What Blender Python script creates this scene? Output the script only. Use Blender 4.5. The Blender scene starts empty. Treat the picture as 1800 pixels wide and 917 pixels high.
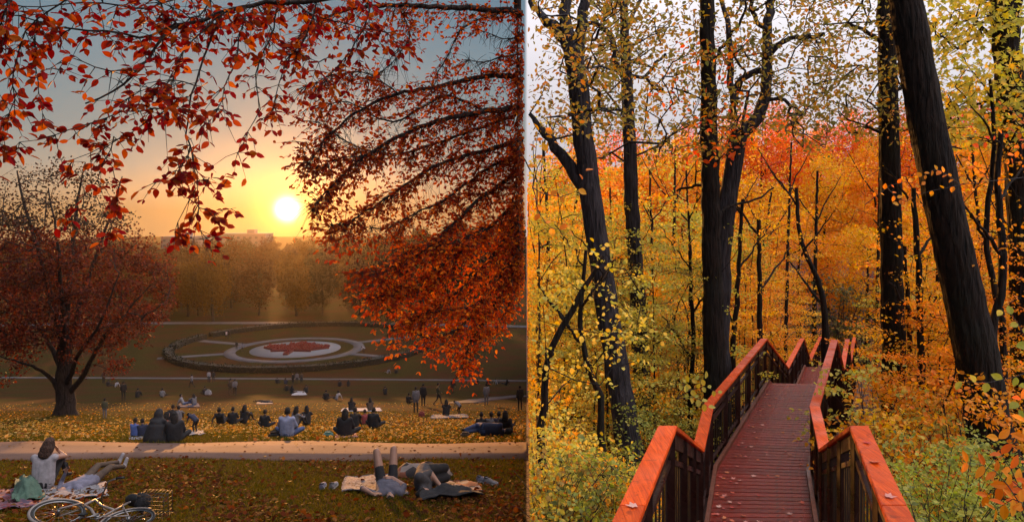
import bpy, bmesh, math, random
import numpy as np
from mathutils import Vector, Matrix, Euler

random.seed(11)
rng = np.random.default_rng(11)
SC = bpy.context.scene
COL = SC.collection
R = math.radians

# ------------------------------------------------------------------ camera
F, CX, HY = 1300.0, 925.5, 370.0           # focal length and principal point of the 1800 px wide photograph
cam_d = bpy.data.cameras.new('camera')
cam = bpy.data.objects.new('camera', cam_d)
COL.objects.link(cam)
cam.location = (0, 0, 0)
cam.rotation_euler = (R(90), 0, 0)
cam_d.sensor_width = 36.0
cam_d.lens = F / 1800 * 36.0
cam_d.shift_x = -(CX - 900) / 1800
cam_d.shift_y = -(458.5 - HY) / 1800
cam_d.clip_start = 0.05
cam_d.clip_end = 6000
SC.camera = cam
SC.cycles.use_denoising = True
SC.cycles.max_bounces = 6
SC.cycles.diffuse_bounces = 3
SC.cycles.glossy_bounces = 2
SC.cycles.transmission_bounces = 4
SC.cycles.volume_bounces = 0
SC.cycles.transparent_max_bounces = 4
SC.cycles.sample_clamp_indirect = 4.0

# ------------------------------------------------------------------ sky, sun, exposure
SUN_AZ = math.atan2(-0.3235, 1.0)           # over the far tree line, left of the view axis
SUN_EL = R(2.2)
HAZE_D, HAZE_G = 0.00004, 0.88
world = bpy.data.worlds.new('World')
SC.world = world
world.use_nodes = True
wn, wl = world.node_tree.nodes, world.node_tree.links
wn.clear()
def N(tree, t, **kw):
    n = tree.new(t)
    for k, v in kw.items():
        setattr(n, k, v)
    return n
w_out = N(wn, 'ShaderNodeOutputWorld')
w_bg = N(wn, 'ShaderNodeBackground')
w_bg.inputs['Strength'].default_value = 0.1
wl.new(w_bg.outputs[0], w_out.inputs[0])
sky = N(wn, 'ShaderNodeTexSky', sky_type='NISHITA', sun_disc=False)
sky.sun_elevation = R(3.0)
sky.sun_rotation = SUN_AZ
sky.dust_density = 2.0
tc = N(wn, 'ShaderNodeTexCoord')
sep = N(wn, 'ShaderNodeSeparateXYZ')
wl.new(tc.outputs['Generated'], sep.inputs[0])
def wmath(op, a, b=None, c=None, clamp=False):
    n = N(wn, 'ShaderNodeMath', operation=op, use_clamp=clamp)
    for i, v in enumerate((a, b, c)):
        if v is None:
            continue
        if isinstance(v, (int, float)):
            n.inputs[i].default_value = v
        else:
            wl.new(v, n.inputs[i])
    return n.outputs[0]
def wmix(fac, a, b, blend='MIX'):
    n = N(wn, 'ShaderNodeMix', data_type='RGBA', blend_type=blend)
    for s, v in ((n.inputs[0], fac), (n.inputs[6], a), (n.inputs[7], b)):
        if isinstance(v, (int, float)):
            s.default_value = v
        elif isinstance(v, tuple):
            s.default_value = v
        else:
            wl.new(v, s)
    return n.outputs[2]
# clear dusk side: peach at the horizon to grey blue above
ramp = N(wn, 'ShaderNodeValToRGB')
el = ramp.color_ramp.elements
el[0].position, el[0].color = 0.0, (3.9, 2.3, 1.1, 1)
el[1].position, el[1].color = 1.0, (0.55, 1.0, 1.6, 1)
for p_, c_ in ((0.05, (3.3, 2.65, 1.9, 1)), (0.10, (2.6, 2.7, 2.5, 1)), (0.19, (1.75, 2.35, 2.6, 1)), (0.34, (1.4, 2.25, 2.8, 1)), (0.6, (0.9, 1.75, 2.6, 1))):
    e = el.new(p_); e.color = c_
wl.new(wmath('MULTIPLY', sep.outputs[2], 1.8, clamp=True), ramp.inputs[0])
dusk = wmix(0.06, ramp.outputs[0], sky.outputs[0])
# the low sun's aureole
vdot = N(wn, 'ShaderNodeVectorMath', operation='DOT_PRODUCT')
wl.new(tc.outputs['Generated'], vdot.inputs[0])
gl = Vector((math.sin(SUN_AZ), math.cos(SUN_AZ), math.tan(R(0.1)))).normalized()
vdot.inputs[1].default_value = gl
dt = wmath('MAXIMUM', vdot.outputs['Value'], 0.0)
a1 = wmath('MULTIPLY', wmath('POWER', dt, 17000.0), 60.0)
a2 = wmath('MULTIPLY', wmath('POWER', dt, 2400.0), 10.0)
a3 = wmath('MULTIPLY', wmath('POWER', dt, 380.0), 1.8)
dusk = wmix(1.0, dusk, wmix(1.0, (1, 0.93, 0.62, 1), a1, 'MULTIPLY'), 'ADD')
dusk = wmix(1.0, dusk, wmix(1.0, (1.0, 0.62, 0.06, 1), a2, 'MULTIPLY'), 'ADD')
dusk = wmix(1.0, dusk, wmix(1.0, (1.0, 0.33, 0.0, 1), a3, 'MULTIPLY'), 'ADD')
# overcast side above the wood: brighter towards the zenith, faint cloud structure
cn = N(wn, 'ShaderNodeTexNoise')
cn.inputs['Scale'].default_value = 3.5; cn.inputs['Detail'].default_value = 4
wl.new(tc.outputs['Generated'], cn.inputs['Vector'])
lum = wmath('MULTIPLY_ADD', wmath('POWER', wmath('MAXIMUM', sep.outputs[2], 0.0), 1.5), 29.0, 4.8)
lum = wmath('MULTIPLY', lum, wmath('MULTIPLY_ADD', cn.outputs[0], 0.5, 0.75))
cloud = wmix(1.0, (1.0, 0.955, 1.02, 1), lum, 'MULTIPLY')
side = N(wn, 'ShaderNodeMapRange', interpolation_type='SMOOTHSTEP')
wl.new(sep.outputs[0], side.inputs[0])
side.inputs[1].default_value = -0.003; side.inputs[2].default_value = 0.002
wl.new(wmix(side.outputs[0], dusk, cloud), w_bg.inputs[0])

sun_d = bpy.data.lights.new('sun', 'SUN')
sun_d.energy = 5.0
sun_d.angle = R(0.6)
sun_d.color = (1.0, 0.42, 0.10)
sun = bpy.data.objects.new('sun', sun_d)
COL.objects.link(sun)
sdir = Vector((math.sin(SUN_AZ) * math.cos(SUN_EL), math.cos(SUN_AZ) * math.cos(SUN_EL), math.sin(SUN_EL)))
sun.rotation_euler = sdir.to_track_quat('Z', 'Y').to_euler()
sun.location = sdir * 50
SC.view_settings.view_transform = 'Standard'
SC.view_settings.look = 'None'
SC.view_settings.exposure = 0.2
SC.view_settings.gamma = 1.0

# ------------------------------------------------------------------ helpers
def P(px, py, Y):
    return Vector(((px - CX) / F * Y, Y, (HY - py) / F * Y))

def mesh_fast(name, v, f, mat=None, smooth=False):
    """v (n,3) floats, f (m,k) ints"""
    v = np.asarray(v, np.float32).reshape(-1, 3)
    f = np.asarray(f, np.int32)
    me = bpy.data.meshes.new(name)
    m, k = f.shape
    me.vertices.add(len(v)); me.vertices.foreach_set('co', v.ravel())
    me.loops.add(m * k); me.loops.foreach_set('vertex_index', f.ravel())
    me.polygons.add(m)
    me.polygons.foreach_set('loop_start', np.arange(0, m * k, k, dtype=np.int32))
    try:
        me.polygons.foreach_set('loop_total', np.full(m, k, np.int32))
    except Exception:
        pass
    if smooth:
        me.polygons.foreach_set('use_smooth', np.ones(m, bool))
    me.update(calc_edges=True)
    me.validate()
    if mat is not None:
        me.materials.append(mat)
    return me

def link(name, me, parent=None, loc=None, kind=None):
    o = bpy.data.objects.new(name, me)
    COL.objects.link(o)
    if parent is not None:
        o.parent = parent
    if loc is not None:
        o.location = loc
    if kind:
        o['kind'] = kind
    return o

def tag(o, label, cat, group=None):
    o['label'] = label; o['category'] = cat
    if group:
        o['group'] = group
    return o

def thing(name, label, cat, loc=(0, 0, 0), rz=0.0, group=None):
    o = bpy.data.objects.new(name, None)
    o.empty_display_size = 0.2
    COL.objects.link(o)
    o.location = loc; o.rotation_euler = (0, 0, rz)
    return tag(o, label, cat, group)

def child_world(name, me, parent, kind=None):
    """mesh given in world coordinates under an unrotated Empty"""
    o = link(name, me, parent, kind=kind)
    o.location = -Vector(parent.location)
    return o

class MB:
    """collects mixed geometry into one mesh"""
    def __init__(s):
        s.bm = bmesh.new()
    def box(s, c, size, rot=None, bevel=0.0):
        m = Matrix.Translation(Vector(c))
        if rot is not None:
            m = m @ rot.to_4x4()
        r = bmesh.ops.create_cube(s.bm, size=1.0, matrix=m @ Matrix.Diagonal((*size, 1)))
        if bevel:
            es = list({e for v in r['verts'] for e in v.link_edges})
            bmesh.ops.bevel(s.bm, geom=es, offset=bevel, segments=1, affect='EDGES')
        return s
    def hexa(s, a, b):
        """solid between two quads a,b (4 points each, same order)"""
        va = [s.bm.verts.new(p) for p in a]; vb = [s.bm.verts.new(p) for p in b]
        s.bm.faces.new(va[::-1]); s.bm.faces.new(vb)
        for i in range(4):
            j = (i + 1) % 4
            s.bm.faces.new((va[i], va[j], vb[j], vb[i]))
        return s
    def tube(s, pts, rad, n=8, cap=True):
        pts = [Vector(p) for p in pts]
        if not isinstance(rad, (list, tuple)):
            rad = [rad] * len(pts)
        rings = []
        ref = None
        for i, p in enumerate(pts):
            t = (pts[min(i + 1, len(pts) - 1)] - pts[max(i - 1, 0)]).normalized()
            if ref is None:
                ref = t.orthogonal().normalized()
            ref = (ref - t * ref.dot(t))
            ref = ref.normalized() if ref.length > 1e-5 else t.orthogonal().normalized()
            b = t.cross(ref)
            rings.append([s.bm.verts.new(p + (ref * math.cos(a) + b * math.sin(a)) * rad[i])
                          for a in (2 * math.pi * k / n for k in range(n))])
        for i in range(len(rings) - 1):
            for k in range(n):
                f = s.bm.faces.new((rings[i][k], rings[i][(k + 1) % n], rings[i + 1][(k + 1) % n], rings[i + 1][k]))
                f.smooth = True
        if cap:
            s.bm.faces.new(rings[0][::-1]); s.bm.faces.new(rings[-1])
        return s
    def ring(s, c, axis, Rm, r, n=32, m=6, a0=0.0, a1=2 * math.pi):
        axis = Vector(axis).normalized(); u = axis.orthogonal().normalized(); w = axis.cross(u)
        full = abs(a1 - a0 - 2 * math.pi) < 1e-4
        K = n if full else n + 1
        rings = []
        for i in range(K):
            a = a0 + (a1 - a0) * i / n
            d = u * math.cos(a) + w * math.sin(a)
            rings.append([s.bm.verts.new(Vector(c) + d * (Rm + r * math.cos(b)) + axis * r * math.sin(b))
                          for b in (2 * math.pi * k / m for k in range(m))])
        for i in range(n):
            A, B = rings[i], rings[(i + 1) % K]
            for k in range(m):
                f = s.bm.faces.new((A[k], B[k], B[(k + 1) % m], A[(k + 1) % m])); f.smooth = True
        return s
    def blob(s, c, rad, rot=None, u=14, v=9, noise=0.0):
        m = Matrix.Translation(Vector(c))
        if rot is not None:
            m = m @ rot.to_4x4()
        r = bmesh.ops.create_uvsphere(s.bm, u_segments=u, v_segments=v, radius=1.0, matrix=m @ Matrix.Diagonal((*rad, 1)))
        for x in r['verts']:
            if noise:
                x.co += Vector(rng.normal(0, noise, 3))
            for f in x.link_faces:
                f.smooth = True
        return s
    def mesh(s, name, mat=None):
        bmesh.ops.recalc_face_normals(s.bm, faces=s.bm.faces)
        me = bpy.data.meshes.new(name)
        s.bm.to_mesh(me); s.bm.free()
        if mat is not None:
            me.materials.append(mat)
        return me

def tubes_arrays(paths, nside=None):
    """paths: list of (pts (k,3), radii (k,)) -> one quad mesh as arrays"""
    V, Fc, off = [], [], 0
    for pts, rad in paths:
        pts = np.asarray(pts, float); rad = np.asarray(rad, float)
        k = len(pts)
        if k < 2:
            continue
        n = nside or (12 if rad.max() > 0.12 else 6 if rad.max() > 0.03 else 4 if rad.max() > 0.01 else 3)
        t = np.gradient(pts, axis=0); t /= np.linalg.norm(t, axis=1, keepdims=True) + 1e-9
        ref = np.array([1.0, 0, 0]) if abs(t[0, 0]) < 0.8 else np.array([0, 0, 1.0])
        u = ref - t * (t @ ref)[:, None]; u /= np.linalg.norm(u, axis=1, keepdims=True) + 1e-9
        w = np.cross(t, u)
        a = np.arange(n) * 2 * np.pi / n
        ringv = pts[:, None] + rad[:, None, None] * (u[:, None] * np.cos(a)[None, :, None] + w[:, None] * np.sin(a)[None, :, None])
        V.append(ringv.reshape(-1, 3))
        i = np.arange(k - 1)[:, None] * n; j = np.arange(n)[None]
        q = np.stack([i + j, i + (j + 1) % n, i + n + (j + 1) % n, i + n + j], -1).reshape(-1, 4) + off
        Fc.append(q); off += k * n
    return np.concatenate(V), np.concatenate(Fc)

LEAF = {
    'quad': (np.array([[0, 0, 0], [.45, .36, .05], [1, 0, -.04], [.45, -.36, .05]]), np.array([[0, 1, 2, 3]])),
    'oval': (np.array([[0, 0, 0], [.3, .25, .07], [.68, .24, .05], [1, 0, -.07], [.68, -.24, .05], [.3, -.25, .07]]),
             np.array([[0, 1, 2, 3], [0, 3, 4, 5]])),
    'wide': (np.array([[0, 0, 0], [.22, .34, .07], [.6, .36, .05], [1, 0, -.10], [.6, -.36, .05], [.22, -.34, .07]]),
             np.array([[0, 1, 2, 3], [0, 3, 4, 5]])),
    'maple': (np.array([[0, 0, 0], [.05, .42, .05], [.3, .26, .02], [.48, .58, .07], [.56, .2, .0], [1, 0, -.06],
                        [.56, -.2, .0], [.48, -.58, .07], [.3, -.26, .02], [.05, -.42, .05]]),
              np.array([[0, 1, 2, 2], [0, 2, 3, 4], [0, 4, 5, 6], [0, 6, 7, 8], [0, 8, 9, 9]])),
}
def unit(a):
    return a / (np.linalg.norm(a, axis=-1, keepdims=True) + 1e-9)

def leaf_geo(pos, d, n, L, shape):
    """returns verts (N,k,3)"""
    T, _ = LEAF[shape]
    d = unit(d); n = unit(n - d * (n * d).sum(-1, keepdims=True)); s = np.cross(n, d)
    L = np.asarray(L)[:, None, None]
    return pos[:, None] + L * (T[None, :, 0:1] * d[:, None] + T[None, :, 1:2] * s[:, None] + T[None, :, 2:3] * n[:, None])

def leaves_mesh(name, V, shape, mat, clip=None):
    """V (N,k,3); clip(V)->mask of leaves to keep"""
    T, Fc = LEAF[shape]
    if clip is not None:
        V = V[clip(V)]
    n, k = V.shape[:2]
    if n == 0:
        V = np.zeros((1, k, 3)); n = 1
    if shape == 'maple':                     # fan of triangles
        tri = np.array([[0, 1, 2], [0, 2, 3], [0, 3, 4], [0, 4, 5], [0, 5, 6], [0, 6, 7], [0, 7, 8], [0, 8, 9]])
        Fc = tri
    fa = (Fc[None] + (np.arange(n) * k)[:, None, None]).reshape(-1, Fc.shape[1])
    return mesh_fast(name, V.reshape(-1, 3), fa, mat)

LEFT = lambda V: V[..., 0].max(1) < -0.02
RIGHT = lambda V: V[..., 0].min(1) > 0.02

# ------------------------------------------------------------------ materials
MATS = {}
def new_mat(name):
    m = bpy.data.materials.new(name); m.use_nodes = True
    m.node_tree.nodes.clear()
    return m, m.node_tree.nodes, m.node_tree.links
def bsdf_out(nt, lk):
    o = nt.new('ShaderNodeOutputMaterial'); b = nt.new('ShaderNodeBsdfPrincipled')
    lk.new(b.outputs[0], o.inputs[0])
    return b, o
def noise_node(nt, lk, scale, detail=4, coord='Object', dist=0.0, vec=None):
    n = nt.new('ShaderNodeTexNoise')
    n.inputs['Scale'].default_value = scale; n.inputs['Detail'].default_value = detail
    n.inputs['Distortion'].default_value = dist
    if vec is None:
        t = nt.new('ShaderNodeTexCoord'); vec = t.outputs[coord]
    lk.new(vec, n.inputs['Vector'])
    return n
def ramp_node(nt, lk, fac, stops):
    r = nt.new('ShaderNodeValToRGB')
    e = r.color_ramp.elements
    while len(e) < len(stops):
        e.new(0.5)
    for i, (p, c) in enumerate(stops):
        e[i].position = p; e[i].color = (*c, 1)
    lk.new(fac, r.inputs[0])
    return r
def bump(nt, lk, height, strength, dist, bs):
    b = nt.new('ShaderNodeBump')
    b.inputs['Strength'].default_value = strength; b.inputs['Distance'].default_value = dist
    lk.new(height, b.inputs['Height']); lk.new(b.outputs[0], bs.inputs['Normal'])

def simple(name, col, rough=0.7, var=0.12, scale=25.0, metal=0.0, bumpy=0.15):
    key = ('s', name)
    if key in MATS:
        return MATS[key]
    m, nt, lk = new_mat(name)
    b, _ = bsdf_out(nt, lk)
    n = noise_node(nt, lk, scale)
    lo = tuple(max(0, c * (1 - var)) for c in col); hi = tuple(min(1, c * (1 + var)) for c in col)
    r = ramp_node(nt, lk, n.outputs[0], [(0.3, lo), (0.7, hi)])
    lk.new(r.outputs[0], b.inputs['Base Color'])
    b.inputs['Roughness'].default_value = rough; b.inputs['Metallic'].default_value = metal
    if bumpy:
        bump(nt, lk, n.outputs[0], bumpy, 0.02, b)
    MATS[key] = m
    return m

def leaf_mat(name, cols, trans=0.5, tint=1.0, rough=0.6, spec=0.2):
    """colour of each leaf at random from cols; part of the light passes through"""
    m, nt, lk = new_mat(name)
    o = nt.new('ShaderNodeOutputMaterial')
    g = nt.new('ShaderNodeNewGeometry')
    oi = nt.new('ShaderNodeObjectInfo')
    add = nt.new('ShaderNodeMath'); add.operation = 'MULTIPLY_ADD'
    lk.new(oi.outputs['Random'], add.inputs[0]); add.inputs[1].default_value = 0.37
    lk.new(g.outputs['Random Per Island'], add.inputs[2])
    fr = nt.new('ShaderNodeMath'); fr.operation = 'FRACT'; lk.new(add.outputs[0], fr.inputs[0])
    k = len(cols)
    r = ramp_node(nt, lk, fr.outputs[0], [((i + 0.5) / k, c) for i, c in enumerate(cols)])
    b = nt.new('ShaderNodeBsdfPrincipled')
    b.inputs['Roughness'].default_value = rough
    b.inputs['Specular IOR Level'].default_value = 0.02 if any(k_ in name for k_ in ('fallen', 'grass', 'crimson', 'red_orange')) else spec
    t = nt.new('ShaderNodeBsdfTranslucent')
    lk.new(r.outputs[0], b.inputs['Base Color'])
    hs = nt.new('ShaderNodeHueSaturation')
    hs.inputs['Saturation'].default_value = 1.15; hs.inputs['Value'].default_value = 1.25 * tint
    lk.new(r.outputs[0], hs.inputs['Color']); lk.new(hs.outputs[0], t.inputs['Color'])
    mx = nt.new('ShaderNodeMixShader'); mx.inputs[0].default_value = trans
    lk.new(b.outputs[0], mx.inputs[1]); lk.new(t.outputs[0], mx.inputs[2]); lk.new(mx.outputs[0], o.inputs[0])
    return m

def bark_mat(name, dark, light, moss=None, scale=9.0):
    m, nt, lk = new_mat(name)
    b, _ = bsdf_out(nt, lk)
    t = nt.new('ShaderNodeTexCoord')
    mp = nt.new('ShaderNodeMapping'); mp.inputs['Scale'].default_value = (1, 1, 0.13)
    lk.new(t.outputs['Object'], mp.inputs[0])
    n = noise_node(nt, lk, scale * 2.2, 6, vec=mp.outputs[0], dist=0.6)
    r = ramp_node(nt, lk, n.outputs[0], [(0.32, dark), (0.62, light), (0.8, tuple(min(1, c * 1.35) for c in light))])
    src = r.outputs[0]
    if moss:
        n2 = noise_node(nt, lk, 1.3, 3)
        r2 = ramp_node(nt, lk, n2.outputs[0], [(0.48, (0, 0, 0)), (0.66, (1, 1, 1))])
        mx = nt.new('ShaderNodeMix'); mx.data_type = 'RGBA'
        lk.new(r2.outputs[0], mx.inputs[0]); lk.new(src, mx.inputs[6]); mx.inputs[7].default_value = (*moss, 1)
        src = mx.outputs[2]
    lk.new(src, b.inputs['Base Color'])
    b.inputs['Roughness'].default_value = 0.85
    bump(nt, lk, n.outputs[0], 1.0, 0.09, b)
    b.inputs['Specular IOR Level'].default_value = 0.2
    return m

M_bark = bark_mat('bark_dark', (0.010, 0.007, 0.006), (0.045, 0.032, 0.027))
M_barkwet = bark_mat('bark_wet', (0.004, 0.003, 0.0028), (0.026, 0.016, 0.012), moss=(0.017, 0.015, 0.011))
M_barkgrey = bark_mat('bark_grey', (0.013, 0.011, 0.012), (0.055, 0.046, 0.050))
M_twig = simple('twig_bark', (0.028, 0.017, 0.013), 0.8)

L_red = leaf_mat('leaves_crimson', [(0.16, 0.010, 0.012), (0.24, 0.016, 0.012), (0.30, 0.032, 0.012), (0.11, 0.008, 0.011), (0.34, 0.050, 0.012), (0.18, 0.012, 0.013), (0.13, 0.010, 0.012), (0.44, 0.10, 0.013)], 0.5)
L_redor = leaf_mat('leaves_red_orange', [(0.40, 0.05, 0.012), (0.55, 0.12, 0.012), (0.46, 0.08, 0.012), (0.64, 0.24, 0.025), (0.30, 0.03, 0.012), (0.52, 0.10, 0.012)], 0.55)
L_redbrown = leaf_mat('leaves_red_orange_brown', [(0.24, 0.035, 0.012), (0.17, 0.020, 0.011), (0.34, 0.070, 0.014), (0.13, 0.018, 0.010), (0.28, 0.050, 0.012), (0.42, 0.11, 0.015)], 0.55)
L_maple = leaf_mat('leaves_dull_red', [(0.055, 0.016, 0.011), (0.09, 0.020, 0.012), (0.14, 0.030, 0.014), (0.04, 0.014, 0.010), (0.19, 0.045, 0.015)], 0.42)
L_maple_top = leaf_mat('leaves_brown', [(0.035, 0.022, 0.014), (0.05, 0.03, 0.016), (0.08, 0.03, 0.016), (0.03, 0.028, 0.016)], 0.3)
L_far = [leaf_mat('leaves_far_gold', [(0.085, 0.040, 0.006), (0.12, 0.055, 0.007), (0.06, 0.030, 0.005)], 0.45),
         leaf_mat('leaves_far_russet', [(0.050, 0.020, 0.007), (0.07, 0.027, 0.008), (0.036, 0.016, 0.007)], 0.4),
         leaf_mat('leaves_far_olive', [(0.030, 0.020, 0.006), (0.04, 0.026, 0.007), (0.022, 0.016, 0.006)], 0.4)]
L_orange = leaf_mat('leaves_orange', [(0.85, 0.33, 0.04), (0.82, 0.26, 0.03), (0.86, 0.45, 0.07), (0.76, 0.19, 0.025), (0.84, 0.40, 0.05)], 0.5)
L_scarlet = leaf_mat('leaves_scarlet', [(0.80, 0.13, 0.02), (0.84, 0.21, 0.02), (0.70, 0.09, 0.02), (0.84, 0.30, 0.03), (0.62, 0.07, 0.025)], 0.5)
L_gold = leaf_mat('leaves_gold', [(0.86, 0.46, 0.04), (0.80, 0.36, 0.025), (0.84, 0.56, 0.09), (0.70, 0.46, 0.07), (0.80, 0.30, 0.02)], 0.5)
L_yelgreen = leaf_mat('leaves_yellow_green', [(0.62, 0.55, 0.12), (0.50, 0.49, 0.12), (0.72, 0.58, 0.12), (0.40, 0.43, 0.10), (0.70, 0.50, 0.09)], 0.5)
L_olive = leaf_mat('leaves_olive', [(0.28, 0.22, 0.06), (0.20, 0.20, 0.06), (0.38, 0.26, 0.06), (0.15, 0.15, 0.05), (0.42, 0.20, 0.04)], 0.5)
L_green = leaf_mat('leaves_green', [(0.30, 0.33, 0.07), (0.44, 0.43, 0.09), (0.22, 0.26, 0.06), (0.56, 0.48, 0.11), (0.14, 0.17, 0.05)], 0.45)
L_lime = leaf_mat('leaves_lime', [(0.46, 0.49, 0.08), (0.38, 0.43, 0.07), (0.60, 0.53, 0.10), (0.30, 0.35, 0.06)], 0.5)
L_dkgreen = leaf_mat('leaves_grey_green', [(0.10, 0.12, 0.05), (0.14, 0.16, 0.07), (0.08, 0.10, 0.05), (0.20, 0.18, 0.09), (0.17, 0.11, 0.05)], 0.4)
L_hedge = leaf_mat('leaves_hedge', [(0.018, 0.020, 0.010), (0.025, 0.026, 0.012), (0.035, 0.028, 0.014)], 0.25)
L_fall = leaf_mat('leaves_fallen_lawn', [(0.10, 0.032, 0.010), (0.15, 0.060, 0.015), (0.06, 0.02, 0.008), (0.22, 0.11, 0.035), (0.09, 0.025, 0.010), (0.04, 0.018, 0.009), (0.07, 0.02, 0.009), (0.12, 0.035, 0.01)], 0.35)
L_litter = leaf_mat('leaves_fallen_wood', [(0.30, 0.12, 0.05), (0.20, 0.08, 0.04), (0.42, 0.20, 0.07), (0.14, 0.07, 0.04), (0.48, 0.16, 0.05)], 0.2)
L_grass = leaf_mat('grass_blades', [(0.075, 0.070, 0.009), (0.10, 0.085, 0.011), (0.050, 0.050, 0.008), (0.13, 0.095, 0.016)], 0.4)
L_bed = leaf_mat('red_bedding_flowers', [(0.16, 0.022, 0.015), (0.20, 0.03, 0.018), (0.13, 0.02, 0.014)], 0.2)

# ------------------------------------------------------------------ terrain
_pl = np.array([(-60, 12), (-20, 3.0), (-6, -0.4), (0, -1.62), (5, -3.0), (10.5, -4.4), (13, -4.92), (16.6, -5.62), (17, -5.68), (20, -6.25), (34, -9.9), (47, -12.9),
                (76, -19), (100, -23.7), (116, -26), (125, -26.05), (175, -26.0), (260, -24.5), (450, -22), (3000, -20)])
_ys = np.arange(-60, 3000, 0.5)
_zs = np.interp(_ys, _pl[:, 0], _pl[:, 1])
_k = np.hanning(9); _k /= _k.sum()
_zs = np.convolve(np.pad(_zs, 4, mode='edge'), _k, mode='valid')
def zl(Y):
    return np.interp(Y, _ys, _zs)
_pr = np.array([(-60, 0), (-10, -2.6), (0, -3.3), (6, -3.45), (8, -4.0), (10, -4.75), (18, -5.4), (25, -7.4), (32, -8.6), (45, -9.6), (60, -9.2), (90, -4), (150, 3), (400, 4), (3000, 4)])
def zr(x, Y):
    x = np.asarray(x, float); Y = np.asarray(Y, float)
    z = np.interp(Y, _pr[:, 0], _pr[:, 1])
    z = z + 0.10 * np.clip(x - 4 - 0.40 * np.clip(Y, 0, 80), 0, 20)
    z = z + 0.12 * np.sin(x * 1.3 + Y * 0.4) * np.sin(Y * 0.9 - x * 0.5) * np.clip(x, 0, 1)
    s = np.clip(x / (4 + 0.18 * np.clip(Y, 0, 200)), 0, 1); s = s * s * (3 - 2 * s)
    return zl(Y) * (1 - s) + z * s
def ground(x, Y):
    return float(zl(Y)) if x <= 0 else float(zr(x, Y))
def Y_of(py):
    """distance at which the lawn is seen at row py"""
    ys = np.arange(4, 170, 0.05)
    rows = HY - F * zl(ys) / ys
    return float(ys[np.argmin(np.abs(rows - py))])

def grid_ground(name, xs, ys, zf, mat):
    X, Y = np.meshgrid(xs, ys)
    Z = zf(X, Y)
    v = np.stack([X, Y, Z], -1).reshape(-1, 3)
    nx, ny = len(xs), len(ys)
    i = np.arange(ny - 1)[:, None] * nx + np.arange(nx - 1)[None]
    f = np.stack([i, i + 1, i + nx + 1, i + nx], -1).reshape(-1, 4)
    return mesh_fast(name, v, f, mat, smooth=True)

def lawn_mat():
    m, nt, lk = new_mat('lawn')
    b, _ = bsdf_out(nt, lk)
    big = noise_node(nt, lk, 0.22, 4)
    fine = noise_node(nt, lk, 9.0, 6)
    r1 = ramp_node(nt, lk, fine.outputs[0], [(0.3, (0.013, 0.010, 0.004)), (0.55, (0.034, 0.026, 0.007)), (0.75, (0.058, 0.040, 0.011))])
    r2 = ramp_node(nt, lk, fine.outputs[0], [(0.3, (0.018, 0.009, 0.005)), (0.55, (0.05, 0.02, 0.008)), (0.75, (0.08, 0.035, 0.013))])
    msk = ramp_node(nt, lk, big.outputs[0], [(0.44, (0, 0, 0)), (0.60, (1, 1, 1))])
    mx = nt.new('ShaderNodeMix'); mx.data_type = 'RGBA'
    lk.new(msk.outputs[0], mx.inputs[0]); lk.new(r1.outputs[0], mx.inputs[6]); lk.new(r2.outputs[0], mx.inputs[7])
    lk.new(mx.outputs[2], b.inputs['Base Color'])
    b.inputs['Roughness'].default_value = 1.0; b.inputs['Specular IOR Level'].default_value = 0.03
    bump(nt, lk, fine.outputs[0], 0.8, 0.06, b)
    return m
def floor_mat():
    m, nt, lk = new_mat('forest_floor')
    b, _ = bsdf_out(nt, lk)
    vo = nt.new('ShaderNodeTexVoronoi'); vo.inputs['Scale'].default_value = 11
    t = nt.new('ShaderNodeTexCoord'); lk.new(t.outputs['Object'], vo.inputs['Vector'])
    n = noise_node(nt, lk, 1.1, 5)
    r = ramp_node(nt, lk, vo.outputs['Color'], [(0.15, (0.035, 0.02, 0.012)), (0.45, (0.14, 0.06, 0.03)), (0.7, (0.26, 0.11, 0.05)), (0.9, (0.09, 0.045, 0.025))])
    mx = nt.new('ShaderNodeMix'); mx.data_type = 'RGBA'; mx.blend_type = 'MULTIPLY'; mx.inputs[0].default_value = 0.8
    r2 = ramp_node(nt, lk, n.outputs[0], [(0.35, (0.4, 0.4, 0.4)), (0.65, (1, 1, 1))])
    lk.new(r.outputs[0], mx.inputs[6]); lk.new(r2.outputs[0], mx.inputs[7]); lk.new(mx.outputs[2], b.inputs['Base Color'])
    b.inputs['Roughness'].default_value = 0.8
    bump(nt, lk, vo.outputs['Distance'], 0.7, 0.05, b)
    return m
M_lawn = lawn_mat()
xs_l = np.concatenate([-np.geomspace(340, 61, 20), np.arange(-60, -15, 1.5), np.arange(-15, 0.01, 0.5)]); xs_l[-1] = 0.0
ys_g = np.concatenate([np.arange(-40, 8, 2.0), np.arange(8, 40, 0.4), np.arange(40, 190, 2.0), np.geomspace(190, 620, 16)])
def z_left(X, Y):
    return zl(Y) + 0.035 * np.sin(X * 0.9 + Y * 0.35) * np.sin(Y * 0.7) * np.clip(-X / 2, 0, 1) * np.clip((140 - Y) / 100, 0, 1)
lawn = link('lawn', grid_ground('lawn', xs_l, ys_g, z_left, M_lawn), kind='structure')
xs_r = np.concatenate([np.arange(0, 30, 0.5), np.arange(30, 90, 3), np.geomspace(92, 340, 14)])
ys_r = np.concatenate([np.arange(-40, 4, 2.0), np.arange(4, 45, 0.5), np.arange(45, 190, 3.0), np.geomspace(190, 620, 14)])
ffloor = link('forest_floor', grid_ground('forest_floor', xs_r, ys_r, zr, floor_mat()), kind='structure')

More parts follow.
